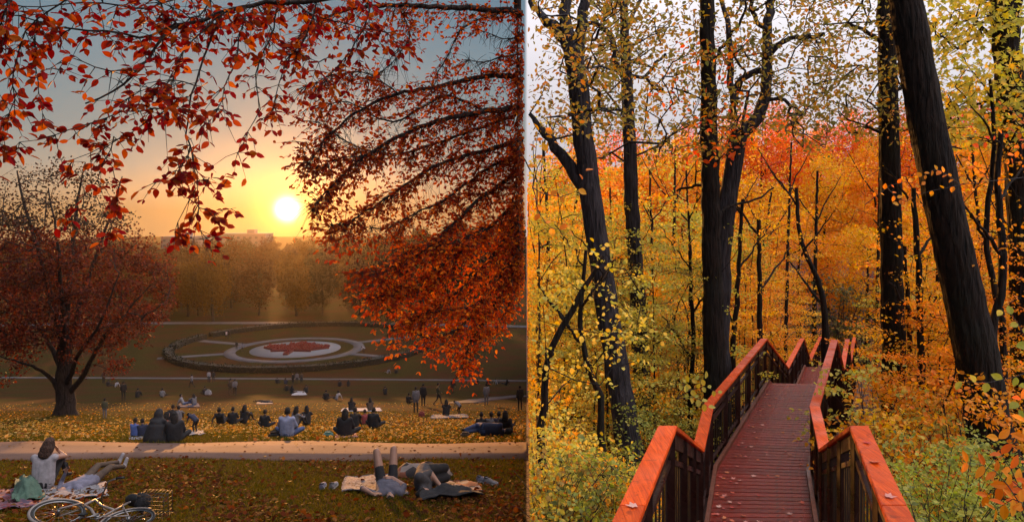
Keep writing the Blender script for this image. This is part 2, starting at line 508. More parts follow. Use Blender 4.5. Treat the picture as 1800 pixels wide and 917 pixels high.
def strip(name, line, half, mat, lift=0.03, thick=0.10, samples=120, xmax=-0.001):
    """a path that follows the lawn; line(u)-> (x,Y) centre and half width along Y or x"""
    us = np.linspace(0, 1, samples)
    vs, fs = [], []
    pts = np.array([line(u) for u in us])
    tang = np.gradient(pts, axis=0); tang = unit(tang)
    nor = np.stack([-tang[:, 1], tang[:, 0]], -1)
    for i, (p, n) in enumerate(zip(pts, nor)):
        for s, dz in ((-1, -thick), (-1, lift), (-0.33, lift), (0.33, lift), (1, lift), (1, -thick)):
            q = p + n * half * s
            q[0] = min(q[0], xmax)
            vs.append((q[0], q[1], float(z_left(q[0], q[1])) + dz))
    for i in range(samples - 1):
        for k in range(5):
            a = i * 6 + k
            fs.append((a, a + 1, a + 7, a + 6))
    return link(name, mesh_fast(name, vs, fs, mat, smooth=False), kind='structure')

def asphalt(name, col, sc=60):
    m, nt, lk = new_mat(name)
    b, _ = bsdf_out(nt, lk)
    n = noise_node(nt, lk, sc, 5); n2 = noise_node(nt, lk, 0.7, 4)
    r = ramp_node(nt, lk, n.outputs[0], [(0.3, tuple(c * 0.75 for c in col)), (0.7, tuple(c * 1.2 for c in col))])
    r2 = ramp_node(nt, lk, n2.outputs[0], [(0.35, (0.72, 0.72, 0.72)), (0.65, (1, 1, 1))])
    mx = nt.new('ShaderNodeMix'); mx.data_type = 'RGBA'; mx.blend_type = 'MULTIPLY'; mx.inputs[0].default_value = 1
    lk.new(r.outputs[0], mx.inputs[6]); lk.new(r2.outputs[0], mx.inputs[7]); lk.new(mx.outputs[2], b.inputs['Base Color'])
    b.inputs['Roughness'].default_value = 0.9; b.inputs['Specular IOR Level'].default_value = 0.15
    bump(nt, lk, n.outputs[0], 0.35, 0.01, b)
    return m
M_path = asphalt('path_asphalt', (0.17, 0.100, 0.075))
M_pave = asphalt('pale_paving', (0.085, 0.075, 0.078), 20)
# the path across the slope, its two seen edges at rows 805 and 772
def line_main(u):
    x = -40 + 42.0 * u
    return np.array([x, 18.35 - 0.0022 * (x + 4) ** 2 * 0.35 + 0.10 * math.sin(x * 0.5)])
strip('path', line_main, 1.55, M_path, 0.03, 0.12, 160)
strip('valley_path', lambda u: np.array([-120 + 124 * u, 114.5 - 7 * u * u]), 1.1, M_pave, 0.05, 0.1, 120)
strip('side_path', lambda u: np.array([-5.2 + 5.1 * u ** 1.6, 60 + 16 * u]), 1.3, M_pave, 0.04, 0.1, 60)
strip('far_path', lambda u: np.array([-140 + 144 * u, 171 - 6 * (2 * u - 1) ** 2]), 1.5, M_pave, 0.06, 0.1, 80)

# ------------------------------------------------------------------ body shapes used further down
SKIN = simple('skin_light', (0.30, 0.16, 0.11), 0.6, .06, 20, bumpy=.03)
SKIN2 = simple('skin_tan', (0.28, 0.15, 0.10), 0.6, .06, 20, bumpy=.03)
def cloth(name, c):
    return simple('cloth_' + name, c, 0.9, .25, 9, bumpy=.8)
CL = {'black': cloth('black', (.012, .011, .013)), 'navy': cloth('navy', (.016, .02, .045)), 'grey': cloth('grey', (.12, .11, .12)), 'white': cloth('white', (.27, .245, .26)),
      'lavender': cloth('lavender', (.13, .125, .17)), 'paleblue': cloth('pale_blue', (.20, .215, .31)), 'blue': cloth('blue', (.07, .11, .30)), 'denim': cloth('denim', (.05, .07, .15)), 'brown': cloth('brown', (.07, .045, .03)),
      'red': cloth('red', (.20, .035, .035)), 'olive': cloth('olive', (.06, .055, .03)), 'beige': cloth('beige', (.13, .10, .075)), 'teal': cloth('teal', (.09, .22, .20)),
      'green': cloth('green', (.05, .095, .065)), 'palegrey': cloth('pale_grey', (.165, .155, .165)), 'dusk': cloth('lavender_shaded', (.085, .08, .105)), 'grey_shaded': cloth('grey_shaded', (.045, .042, .046)), 'pink': cloth('pink', (.35, .14, .13))}  # couple's tops: lavender and grey with backlit shade painted into the colour
HAIR = {'dark': simple('hair_dark', (.012, .009, .008), .95, .5, 50, bumpy=1.0), 'brown': simple('hair_brown', (.045, .020, .012), .9, .6, 50, bumpy=1.0), 'fair': simple('hair_fair', (.18, .10, .045), .5, .3, 60)}

def Jm(**k):
    """mirror: keys ending in _ get L/R copies"""
    out = {}
    for n_, p in k.items():
        if n_.endswith('_'):
            out[n_ + 'L'] = Vector((-p[0], p[1], p[2])); out[n_ + 'R'] = Vector(p)
        else:
            out[n_] = Vector(p)
    return out
POSE = {
 'stand': Jm(pelvis=(0, 0, .93), chest=(0, 0, 1.28), neck=(0, .0, 1.46), head=(0, .02, 1.60), hip_=(.09, 0, .90), knee_=(.10, .02, .50), ankle_=(.10, -.02, .08), toe_=(.12, .14, .035),
             shoulder_=(.175, 0, 1.40), elbow_=(.24, -.02, 1.13), wrist_=(.23, .06, .88), tip_=(.22, .10, .76)),
 'knees': Jm(pelvis=(0, 0, .13), chest=(0, .06, .44), neck=(0, .11, .63), head=(0, .14, .77), hip_=(.10, .02, .12), knee_=(.13, .42, .46), ankle_=(.12, .60, .09), toe_=(.12, .76, .04),
             shoulder_=(.17, .08, .57), elbow_=(.25, .30, .42), wrist_=(.09, .48, .44), tip_=(.0, .52, .42)),
 'cross': Jm(pelvis=(0, 0, .12), chest=(0, .02, .44), neck=(0, .05, .63), head=(0, .08, .77), hip_=(.10, .02, .11), knee_=(.40, .30, .20), ankle_=(-.08, .40, .10), toe_=(-.20, .42, .06),
             shoulder_=(.18, .02, .57), elbow_=(.27, .10, .33), wrist_=(.15, .32, .27), tip_=(.06, .38, .25)),
 'lean': Jm(pelvis=(0, 0, .12), chest=(0, -.12, .42), neck=(0, -.17, .61), head=(0, -.16, .75), hip_=(.10, .02, .11), knee_=(.13, .46, .22), ankle_=(.12, .86, .08), toe_=(.14, .90, .20),
            shoulder_=(.18, -.16, .55), elbow_=(.27, -.30, .30), wrist_=(.28, -.36, .06), tip_=(.30, -.46, .03)),
 'lie': Jm(pelvis=(0, 0, .12), chest=(0, -.36, .13), neck=(0, -.56, .12), head=(0, -.70, .13), hip_=(.09, .03, .11), knee_=(.12, .46, .16), ankle_=(.13, .88, .08), toe_=(.17, .92, .20),
           shoulder_=(.18, -.49, .12), elbow_=(.28, -.26, .07), wrist_=(.24, -.02, .07), tip_=(.23, .10, .06)),
}
w = {k: v.copy() for k, v in POSE['stand'].items()}
w['knee_L'] = Vector((-.10, .20, .52)); w['ankle_L'] = Vector((-.10, .26, .10)); w['toe_L'] = Vector((-.11, .42, .06))
w['knee_R'] = Vector((.10, -.06, .49)); w['ankle_R'] = Vector((.10, -.36, .14)); w['toe_R'] = Vector((.10, -.24, .04))
w['elbow_L'] = Vector((-.24, -.14, 1.15)); w['wrist_L'] = Vector((-.22, -.12, .9)); w['tip_L'] = Vector((-.21, -.08, .78))
w['elbow_R'] = Vector((.24, .08, 1.15)); w['wrist_R'] = Vector((.21, .24, 1.0)); w['tip_R'] = Vector((.19, .32, .93))
POSE['walk'] = w
b = {k: v.copy() for k, v in POSE['stand'].items()}
b.update({'pelvis': Vector((0, -.12, .78)), 'chest': Vector((0, .18, .98)), 'neck': Vector((0, .34, 1.06)), 'head': Vector((0, .46, 1.05)),
          'hip_L': Vector((-.09, -.1, .76)), 'hip_R': Vector((.09, -.1, .76)), 'knee_L': Vector((-.11, .06, .46)), 'knee_R': Vector((.11, .06, .46)),
          'shoulder_L': Vector((-.17, .28, 1.03)), 'shoulder_R': Vector((.17, .28, 1.03)), 'elbow_L': Vector((-.2, .38, .78)), 'elbow_R': Vector((.2, .38, .78)),
          'wrist_L': Vector((-.14, .48, .56)), 'wrist_R': Vector((.14, .48, .56)), 'tip_L': Vector((-.12, .52, .45)), 'tip_R': Vector((.12, .52, .45))})
POSE['bend'] = b
k_ = {k: v.copy() for k, v in POSE['knees'].items()}        # head on hand, knees drawn up
k_.update({'elbow_R': Vector((.22, .36, .50)), 'wrist_R': Vector((.13, .28, .64)), 'tip_R': Vector((.10, .24, .74)), 'neck': Vector((.02, .10, .64)), 'head': Vector((.05, .14, .785)),
           'elbow_L': Vector((-.24, .26, .36)), 'wrist_L': Vector((-.10, .46, .38)), 'tip_L': Vector((.0, .52, .36))})
POSE['chin'] = k_
l_ = {k: v.copy() for k, v in POSE['lie'].items()}          # holds something up to look at, ankle over the knee
l_.update({'elbow_L': Vector((-.26, -.36, .20)), 'wrist_L': Vector((-.12, -.42, .42)), 'tip_L': Vector((-.06, -.46, .50)), 'elbow_R': Vector((.34, -.36, .06)), 'wrist_R': Vector((.40, -.60, .06)),
           'tip_R': Vector((.36, -.72, .06)), 'knee_R': Vector((.14, .40, .22)), 'ankle_R': Vector((.14, .80, .10)), 'toe_R': Vector((.17, .84, .24)),
           'knee_L': Vector((-.12, .40, .24)), 'ankle_L': Vector((.06, .76, .20)), 'toe_L': Vector((.10, .82, .33))})
POSE['phone'] = l_
u_ = {k: v.copy() for k, v in POSE['lie'].items()}          # on the back, knees up and apart, one arm folded out
u_.update({'knee_L': Vector((-.16, .36, .56)), 'knee_R': Vector((.13, .36, .58)), 'ankle_L': Vector((-.15, .60, .09)), 'ankle_R': Vector((.13, .60, .09)), 'toe_L': Vector((-.16, .78, .04)), 'toe_R': Vector((.14, .78, .04)),
           'elbow_L': Vector((-.42, -.38, .22)), 'wrist_L': Vector((-.26, -.62, .20)), 'tip_L': Vector((-.14, -.68, .22)), 'elbow_R': Vector((.27, -.2, .14)), 'wrist_R': Vector((.08, -.06, .24)), 'tip_R': Vector((.0, -.02, .25))})
POSE['kneesup'] = u_
s_ = {k: v.copy() for k, v in POSE['lie'].items()}          # on the side, curled
s_.update({'head': Vector((.02, -.66, .20)), 'neck': Vector((0, -.53, .2)), 'shoulder_L': Vector((-.05, -.46, .36)), 'shoulder_R': Vector((.05, -.48, .10)), 'chest': Vector((0, -.33, .2)), 'pelvis': Vector((0, 0, .2)),
           'hip_L': Vector((0, .02, .29)), 'hip_R': Vector((.0, .02, .12)), 'knee_L': Vector((.32, .26, .24)), 'knee_R': Vector((.34, .22, .10)), 'ankle_L': Vector((.14, .60, .14)), 'ankle_R': Vector((.12, .56, .06)),
           'toe_L': Vector((.24, .72, .1)), 'toe_R': Vector((.24, .68, .05)), 'elbow_L': Vector((.10, -.22, .34)), 'wrist_L': Vector((.26, -.36, .18)), 'tip_L': Vector((.30, -.46, .14)),
           'elbow_R': Vector((.26, -.44, .07)), 'wrist_R': Vector((.30, -.62, .06)), 'tip_R': Vector((.24, -.72, .06))})
POSE['side'] = s_

SLOT = ['skin', 'top', 'bottom', 'shoe', 'forearm', 'shin', 'upperarm']
def bones(J, bulk=1.0):
    B = []
    def a(p, q, r0, r1, k):
        B.append((J[p] if isinstance(p, str) else p, J[q] if isinstance(q, str) else q, r0, r1, SLOT.index(k)))
    for s in 'LR':
        mid = J['hip_' + s].lerp(J['knee_' + s], .5); a('hip_' + s, mid, .088 * bulk, .074 * bulk, 'bottom'); a(mid, 'knee_' + s, .074 * bulk, .060 * bulk, 'shin'); a('knee_' + s, 'ankle_' + s, .057 * bulk, .038 * bulk, 'shin'); a('ankle_' + s, 'toe_' + s, .042, .034, 'shoe')
        a('shoulder_' + s, 'elbow_' + s, .056 * bulk, .043 * bulk, 'upperarm'); a('elbow_' + s, 'wrist_' + s, .040 * bulk, .028 * bulk, 'forearm'); a('wrist_' + s, 'tip_' + s, .030, .018, 'skin')
        a('shoulder_' + s, 'chest', .070 * bulk, .105 * bulk, 'top'); a(J['shoulder_' + s].lerp(J['chest'], .35), 'hip_' + s, .088 * bulk, .098 * bulk, 'top')
        a('hip_' + s, 'pelvis', .098 * bulk, .11 * bulk, 'bottom')
    for f_ in (.33, .66):
        for s in 'LR':
            q_ = J['shoulder_' + s].lerp(J['chest'], .6); a(q_, J['hip_' + s].lerp(J['pelvis'], .6), .10 * bulk, .105 * bulk, 'top')
        break
    a('chest', 'pelvis', .11 * bulk, .105 * bulk, 'top'); a('neck', 'chest', .058, .09 * bulk, 'top'); a('head', 'neck', .052, .050, 'skin')
    return B
def up_of(J):
    u = (J['head'] - J['neck']).normalized()
    return u
def fwd_of(pose, J):
    u = up_of(J)
    f = Vector((0, 0, 1)) if pose in ('lie', 'phone', 'kneesup') else Vector((1, 0, .1)) if pose == 'side' else Vector((0, .4, -1)) if pose == 'bend' else Vector((0, 1, -.1))
    return (f - u * f.dot(u)).normalized()
def build_body(pose, voxel=.03, bulk=1.0, fine=False, robe=False):
    J = POSE[pose]
    mb = MB()
    B = bones(J, bulk)
    for p, q, r0, r1, _ in B:
        mb.tube([p, q], [r0, r1], 10); mb.blob(p, (r0,) * 3, None, 10, 7); mb.blob(q, (r1,) * 3, None, 10, 7)
    u, f = up_of(J), fwd_of(pose, J); sd = f.cross(u)
    rot = Matrix((sd, f, u)).transposed()
    h = J['head']
    mb.blob(h, (.074, .092, .112), rot, 16, 12)
    extra = [(h, h, .10, .10, 0)]
    if fine:
        mb.blob(h + f * .088 - u * .02, (.014, .020, .024), rot, 8, 6)            # nose
        mb.blob(h + f * .065 - u * .075, (.035, .03, .028), rot, 8, 6)            # chin
        for s in (-1, 1):
            mb.blob(h + sd * .074 * s - u * .01, (.012, .022, .032), rot, 8, 6)   # ears
            mb.blob(h + sd * .030 * s + f * .076 + u * .012, (.014, .012, .009), rot, 8, 6)
            mb.blob(J['ankle_' + 'LR'[s > 0]] + Vector((0, 0, -.01)), (.045,) * 3, None, 8, 6)
        for s in 'LR':                                                            # fingers
            wv, tp = J['wrist_' + s], J['tip_' + s]
            d = (tp - wv).normalized(); side = d.cross(Vector((0, 0, 1)) if abs(d.z) < .9 else Vector((0, 1, 0))).normalized(); nn = side.cross(d)
            for k, (o, ln) in enumerate(((-.030, .060), (-.010, .075), (.011, .070), (.030, .055))):
                a0 = wv + d * .085 + side * o; a1 = a0 + d * ln * .55; a2 = a1 + (d * .8 - nn * .45) * ln * .5
                mb.tube([a0 - d * .03, a0, a1, a2], [.012, .011, .010, .008], 6)
                extra.append((a0, a2, .012, .009, 0))
            th = -1 if s == 'L' else 1
            a0 = wv + d * .03 - side * .03 * th; a1 = a0 + (d * .6 - side * .75 * th) * .045; a2 = a1 + d * .035
            mb.tube([a0, a1, a2], [.014, .012, .009], 6); extra.append((a0, a2, .014, .01, 0))
    if robe:                                                                      # loose cloak falling to the ground
        mb.tube([J['neck'], J['chest'] + Vector((0, -.02, 0)), J['pelvis'] + Vector((0, .02, .05)), Vector((0, .08, .015))], [.10, .24, .33, .38], 16)
        mb.blob(h + Vector((0, -.01, -.02)), (.105, .12, .15), rot, 14, 10)
        mb.tube([h + Vector((0, -.03, .02)), J['neck'], J['chest'] + Vector((0, -.03, .05))], [.11, .13, .2], 14)
        extra = [(h, J['pelvis'], .4, .5, 1)]
    me = mb.mesh('raw')
    o = bpy.data.objects.new('tmp', me); COL.objects.link(o)
    m = o.modifiers.new('r', 'REMESH'); m.mode = 'VOXEL'; m.voxel_size = voxel; m.use_smooth_shade = True
    sm = o.modifiers.new('s', 'SMOOTH'); sm.factor = .5; sm.iterations = 5 if fine else 3
    dg = bpy.context.evaluated_depsgraph_get()
    out = bpy.data.meshes.new_from_object(o.evaluated_get(dg))
    bpy.data.objects.remove(o); bpy.data.meshes.remove(me)
    out.name = 'body'
    c = np.zeros(len(out.polygons) * 3); out.polygons.foreach_get('center', c); c = c.reshape(-1, 3)
    best = np.full(len(c), 1e9); idx = np.zeros(len(c), np.int32)
    for p, q, r0, r1, s in B + extra:
        p, q = np.array(p), np.array(q); d = q - p; L2 = d @ d + 1e-9
        t = np.clip((c - p) @ d / L2, 0, 1)
        dist = np.linalg.norm(c - (p + t[:, None] * d), axis=1) - (r0 + (r1 - r0) * t)
        g = dist < best
        best[g] = dist[g]; idx[g] = s
    if robe:
        idx[:] = 1
    out.materials.clear()
    for s in SLOT:
        out.materials.append(SKIN)
    out.polygons.foreach_set('material_index', idx)
    out.polygons.foreach_set('use_smooth', np.ones(len(c), bool))
    return out, rot
BODY = {}
def body(pose, fine=False, bulk=1.0, robe=False):
    k = (pose, fine, bulk, robe)
    if k not in BODY:
        BODY[k] = build_body(pose, .013 if fine else .028, bulk, fine, robe)
    return BODY[k]
HAIRM = {}
def hair_mesh(kind, col, fine=False):
    k = (kind, col, fine)
    if k not in HAIRM:
        mb = MB()
        n = .007
        mb.blob((0, -.016, .020), (.088, .100, .112), None, 18, 12, n)
        if kind == 'long':
            mb.blob((0, -.060, -.075), (.100, .070, .130), None, 18, 12, n); mb.blob((0, -.065, -.16), (.105, .055, .09), None, 16, 10, n)
            for s in (-1, 1):
                mb.blob((s * .072, -.01, -.07), (.034, .06, .11), None, 10, 8, n)
        if kind == 'bun':
            mb.blob((0, -.07, .115), (.045, .045, .04), None, 10, 8, n)
        me = mb.mesh('hair', HAIR[col])
        # the face stays free
        bm = bmesh.new(); bm.from_mesh(me)
        bmesh.ops.delete(bm, geom=[v for v in bm.verts if v.co.y > .052 and v.co.z < .062], context='VERTS')
        bm.to_mesh(me); bm.free()
        HAIRM[k] = me
    return HAIRM[k]
def person(x, Y, pose, rz, label, top='black', bottom='black', shoe='black', sleeve=None, shin=None, hair='short', hcol='dark', scale=1.0, fine=False, bulk=1.0, group=None, skin=SKIN, z=None, tilt=0.0, robe=False, bare=False):
    zz = float(z_left(x, Y)) if z is None else z
    t = thing('person', label, 'person', (x, Y, zz), 0, group)
    t.rotation_euler = (tilt, 0, R(rz))
    t.scale = (scale,) * 3
    me, rot = body(pose, fine, bulk, robe)
    o = link('body', me, t)
    ms = [skin, CL[top], CL[bottom], CL[shoe], CL[sleeve] if sleeve else skin, CL[shin] if shin else skin, skin if bare else CL[top]]
    if sleeve is None and not fine:
        ms[4] = CL[top]
    if shin is None and not fine:
        ms[5] = CL[bottom]
    if robe:
        ms = [CL[top]] * 7
    for i, m_ in enumerate(ms):
        o.material_slots[i].link = 'OBJECT'; o.material_slots[i].material = m_
    if hair and not robe:
        h = link('hair', hair_mesh(hair, hcol, fine), t)
        h.matrix_local = Matrix.Translation(POSE[pose]['head']) @ rot.to_4x4()
    return t
def pp(px, py, pose, rz, label, **k):
    Y = Y_of(py)
    return person(at_px(px, Y), Y, pose, rz, label, **k)

for k_pre in [(p_, False, 1.0, False) for p_ in ('stand', 'knees', 'cross', 'lean', 'lie', 'walk', 'bend')] + [('cross', False, 1.3, False), ('cross', False, 1.2, False), ('knees', False, 1.0, True),
              ('stand', False, 1.05, False), ('stand', False, 1.12, False), ('side', False, 1.2, False), ('chin', True, 1.0, False), ('phone', True, 1.0, False), ('kneesup', True, 1.05, False), ('side', True, 1.2, False)]:
    body(*k_pre)

# ------------------------------------------------------------------ the ring garden in the valley
GC = Vector(((520 - CX) / F * 139, 139, -26.0))
HC = Vector(((538 - CX) / F * 143, 143, -26.0))
def annulus(name, c, r0, r1, z, mat, kind=None, parent=None, n=72, h=0.06):
    v, f = [], []
    for i in range(n):
        a = 2 * math.pi * i / n
        for r, dz in ((r0, -0.1), (r0, h), (r1, h), (r1, -0.1)):
            x, y = c[0] + r * math.cos(a), c[1] + r * math.sin(a)
            v.append((x, y, float(z_left(x, y)) + z + dz))
    for i in range(n):
        for k in range(3):
            a, b = i * 4 + k, ((i + 1) % n) * 4 + k
            f.append((a, b, b + 1, a + 1))
    return link(name, mesh_fast(name, v, f, mat), parent, kind=kind)
annulus('ring_pavement', GC, 10.6, 12.6, 0.02, M_pave, 'structure')
annulus('disc_pavement', GC, 0.05, 8.2, 0.02, simple('white_gravel', (0.115, 0.108, 0.115), 0.9, 0.1, 30), 'structure')
for ang, nm in ((-22, 'garden_path'), (202, 'garden_path'), (158, 'garden_path'), (35, 'garden_path')):
    a = R(ang)
    d = Vector((math.cos(a), math.sin(a)))
    strip(nm, lambda u, d=d: np.array([GC.x + d.x * (12.4 + 11 * u), GC.y + d.y * (12.4 + 11 * u)]), 0.9, M_pave, 0.05, 0.1, 12)
half = [(0, 1), (.16, .70), (.33, .79), (.25, .36), (.47, .58), (.53, .46), (.78, .51), (.70, .29), (.83, .22), (.45, -.08), (.50, -.22), (.05, -.15), (.06, -.62)]
outline = half + [(-x, y) for x, y in half[::-1] if x > 0]
bed = thing('flower_bed', 'red maple leaf shaped flower bed on the white disc in the ring garden', 'flower bed', (GC.x, GC.y, -26.0))
bm = bmesh.new()
S = 7.6
def leafpt(p):
    return (p[0] * S * 0.98, (p[1] - 0.18) * S, 0.0)
bot = [bm.verts.new((*leafpt(p)[:2], 0.0)) for p in outline]
top = [bm.verts.new((*leafpt(p)[:2], 0.38)) for p in outline]
bm.faces.new(top)
for i in range(len(outline)):
    j = (i + 1) % len(outline)
    bm.faces.new((bot[j], bot[i], top[i], top[j]))
me = bpy.data.meshes.new('soil'); bm.to_mesh(me); bm.free()
me.materials.append(simple('red_planting', (0.12, 0.022, 0.018), 0.9, 0.3, 6))
link('planting', me, bed)
# flowers over the bed
def in_poly(x, y, poly):
    c = np.zeros(len(x), bool); j = len(poly) - 1
    for i in range(len(poly)):
        xi, yi = poly[i]; xj, yj = poly[j]
        c ^= ((yi > y) != (yj > y)) & (x < (xj - xi) * (y - yi) / (yj - yi + 1e-12) + xi)
        j = i
    return c
q = rng.uniform(-1, 1, (16000, 2)) * S
ok = in_poly(q[:, 0], q[:, 1], [leafpt(p)[:2] for p in outline]); q = q[ok]
pos = np.column_stack([q, rng.uniform(0.36, 0.5, len(q))])
V = leaf_geo(pos, rng.normal(size=pos.shape), rng.normal(size=pos.shape) * .5 + [0, 0, 1], rng.uniform(.15, .3, len(q)), 'quad')
link('blooms', leaves_mesh('blooms', V, 'quad', L_bed), bed, kind='stuff')

def hedge(a0, a1, label):
    t = thing('hedge', label, 'hedge', (HC.x, HC.y, -26.0), group=None)
    mb = MB(); n = 60
    rings = []
    for i in range(n + 1):
        a = R(a0 + (a1 - a0) * i / n)
        d = Vector((math.cos(a), math.sin(a), 0))
        rings.append([mb.bm.verts.new(d * (24.0 + s * 0.6) + Vector((0, 0, z))) for s, z in ((-1, -.1), (-1.05, .9), (1.05, .9), (1, -.1))])
    for i in range(n):
        for k in range(3):
            mb.bm.faces.new((rings[i][k], rings[i + 1][k], rings[i + 1][k + 1], rings[i][k + 1]))
    link('hedge_core', mb.mesh('hedge_core', simple('hedge_core', (0.014, 0.013, 0.009), 0.95, 0.3, 8)), t)
    k = int(abs(a1 - a0) * 34)
    a = np.radians(rng.uniform(a0, a1, k)); rr = 24 + rng.uniform(-.85, .85, k); z = rng.uniform(0.05, 1.05, k)
    pos = np.column_stack([rr * np.cos(a), rr * np.sin(a), z])
    V = leaf_geo(pos, rng.normal(size=pos.shape), rng.normal(size=pos.shape), rng.uniform(.2, .4, k), 'quad')
    link('foliage', leaves_mesh('foliage', V, 'quad', L_hedge), t, kind='stuff')
hedge(196, 344, 'clipped dark hedge curving along the near edge of the ring garden')
hedge(28, 158, 'clipped dark hedge along the far edge of the ring garden')
hedge(-12, 24, 'short clipped hedge section closing the ring garden by the red-leaved boughs')
hedge(162, 192, 'short clipped hedge section of the ring garden beside the spreading maple')

# ------------------------------------------------------------------ tree makers
def smooth_path(pts, n=None, jit=0.0):
    pts = np.asarray(pts, float)
    d = np.r_[0, np.cumsum(np.linalg.norm(np.diff(pts, axis=0), axis=1))]
    n = n or max(6, int(d[-1] / 0.35))
    t = np.linspace(0, d[-1], n)
    k = len(pts)
    if k > 2:      # Catmull-Rom
        ext = np.vstack([2 * pts[0] - pts[1], pts, 2 * pts[-1] - pts[-2]])
        i = np.clip(np.searchsorted(d, t, 'right') - 1, 0, k - 2)
        u = ((t - d[i]) / (d[i + 1] - d[i] + 1e-9))[:, None]
        p0, p1, p2, p3 = ext[i], ext[i + 1], ext[i + 2], ext[i + 3]
        out = 0.5 * ((2 * p1) + (p2 - p0) * u + (2 * p0 - 5 * p1 + 4 * p2 - p3) * u ** 2 + (3 * p1 - p0 - 3 * p2 + p3) * u ** 3)
    else:
        out = np.column_stack([np.interp(t, d, pts[:, c]) for c in range(3)])
    if jit:
        out[1:-1] += rng.normal(0, jit, out[1:-1].shape)
    return out

def connect(stems, centers, r_tip=0.006, r_pow=0.5, wob=0.10, sag=0.0, start=0.25):
    """grow twigs from stem polylines to each clump centre; pipe-model radii. stems: list of (pts, radii)"""
    nodes, par, cnt = [], [], []
    for pts, rad in stems:
        k0 = int(len(pts) * start)
        for p in pts[k0:]:
            nodes.append(p); par.append(-1)
    nodes = list(nodes)
    A = np.array(nodes)
    dist = np.array([np.min(np.linalg.norm(A - c, axis=1)) for c in centers])
    order = np.argsort(dist)
    segs = []           # each: node index chain
    for ci in order:
        c = centers[ci]
        A = np.array(nodes)
        d = np.linalg.norm(A - c, axis=1) + 0.45 * np.maximum(0, A[:, 2] - c[2] + 0.2)
        j = int(np.argmin(d))
        p = A[j]; L = np.linalg.norm(c - p)
        m = max(2, int(L / 0.45))
        chain = [j]
        for s in range(1, m + 1):
            u = s / m
            qn = p + (c - p) * u + np.array([0, 0, sag * L * 4 * u * (1 - u)])
            if s < m:
                qn = qn + rng.normal(0, wob * L / m, 3)
            nodes.append(qn); par.append(chain[-1]); chain.append(len(nodes) - 1)
        segs.append(chain)
    w = np.zeros(len(nodes))
    for ch in segs:
        w[ch[-1]] += 1
    for i in range(len(nodes) - 1, -1, -1):
        if par[i] >= 0:
            w[par[i]] += w[i]
    out = []
    for ch in segs:
        pts = np.array([nodes[i] for i in ch])
        ww = np.array([max(w[i], 1) for i in ch]); ww[0] = ww[1]
        out.append((pts, r_tip * ww ** r_pow))
    return out

def clump_leaves(centers, per, cr, L, shape, flat=1.0, upbias=0.6, droop=0.2):
    """leaf geometry spread in clumps of radius cr around centers"""
    per = np.broadcast_to(np.asarray(per), (len(centers),)).astype(int)
    c = np.repeat(np.asarray(centers), per, axis=0)
    n = len(c)
    o = rng.normal(size=(n, 3)); o = unit(o) * (rng.random((n, 1)) ** 0.45) * cr
    o[:, 2] *= flat
    d = unit(o + rng.normal(0, 0.6 * cr, (n, 3))) + np.array([0, 0, -droop])
    nn = rng.normal(size=(n, 3)) * (1 - upbias) + np.array([0, 0, upbias])
    LL = L * rng.uniform(0.6, 1.25, n)
    return leaf_geo(c + o, d, nn, LL, shape)

def ellipsoid_centers(n, c, r, hollow=0.35, lump=5):
    out = []
    lc = unit(rng.normal(size=(lump, 3)))
    while len(out) < n:
        v = rng.normal(size=3); v /= np.linalg.norm(v)
        rad = (hollow + (1 - hollow) * rng.random()) ** 0.7
        b = 0.80 + 0.25 * max((lc @ v).max(), 0)
        out.append(np.array(c) + v * rad * b * np.array(r))
    return np.array(out)

class TreeKind:
    """a tree shape kept as arrays so that a copy can be cut to its side of the boundary"""
    def __init__(s, stems, twigs, V, shape):
        s.tv, s.tf = tubes_arrays(stems + twigs)
        s.paths = stems + twigs
        s.V = V; s.shape = shape
        s.cache = {}
    def place(s, name, label, cat, x, Y, mat, bark, scale=1.0, rz=0.0, group=None, z=None, side=None, extra_label=None):
        z = ground(x, Y) - 0.05 if z is None else z
        t = thing(name, label, cat, (x, Y, z), group=group)
        c, sn = math.cos(rz), math.sin(rz)
        Rm = np.array([[c, -sn, 0], [sn, c, 0], [0, 0, 1]]) * scale
        rad = np.abs(s.V[..., :2]).max() * scale * 1.1
        if side is not None and abs(x) < rad:
            W = s.V @ Rm.T
            keep = (W[..., 0] + x).max(1) < -0.03 if side < 0 else (W[..., 0] + x).min(1) > 0.03
            me = leaves_mesh('crown', W[keep], s.shape, mat)
            ps = []
            kept = None
            for ip, (p, r) in enumerate(s.paths):
                q = np.asarray(p) @ Rm.T
                xx = q[:, 0] + x
                if ip == 0:
                    q[:, 0] = np.where(side * xx < 0.06, side * 0.06 - x, q[:, 0])
                elif (side < 0 and xx.max() >= -0.05) or (side > 0 and xx.min() <= 0.05) or np.abs(kept - q[0]).sum(1).min() > 1e-4:
                    if len(s.paths[0][0]) > 8 or ip > 6:
                        continue
                    if (side * xx).min() <= 0.03:
                        continue
                kept = q if kept is None else np.vstack([kept, q])
                ps.append((q, np.asarray(r) * scale))
            tv, tf = tubes_arrays(ps)
            link('trunk', mesh_fast('trunk', tv, tf, bark, True), t)
            o = link('crown', me, t, kind='stuff')
        else:
            if 'm' not in s.cache:
                s.cache['m'] = (mesh_fast('trunk', s.tv, s.tf, bark, True), leaves_mesh('crown', s.V, s.shape, mat))
            a, b = s.cache['m']
            for nm, me, mt in (('trunk', a, bark), ('crown', b, mat)):
                o = link(nm, me, t, kind='stuff' if nm == 'crown' else None)
                o.rotation_euler = (0, 0, rz); o.scale = (scale,) * 3
                o.material_slots[0].link = 'OBJECT'; o.material_slots[0].material = mt
        return t

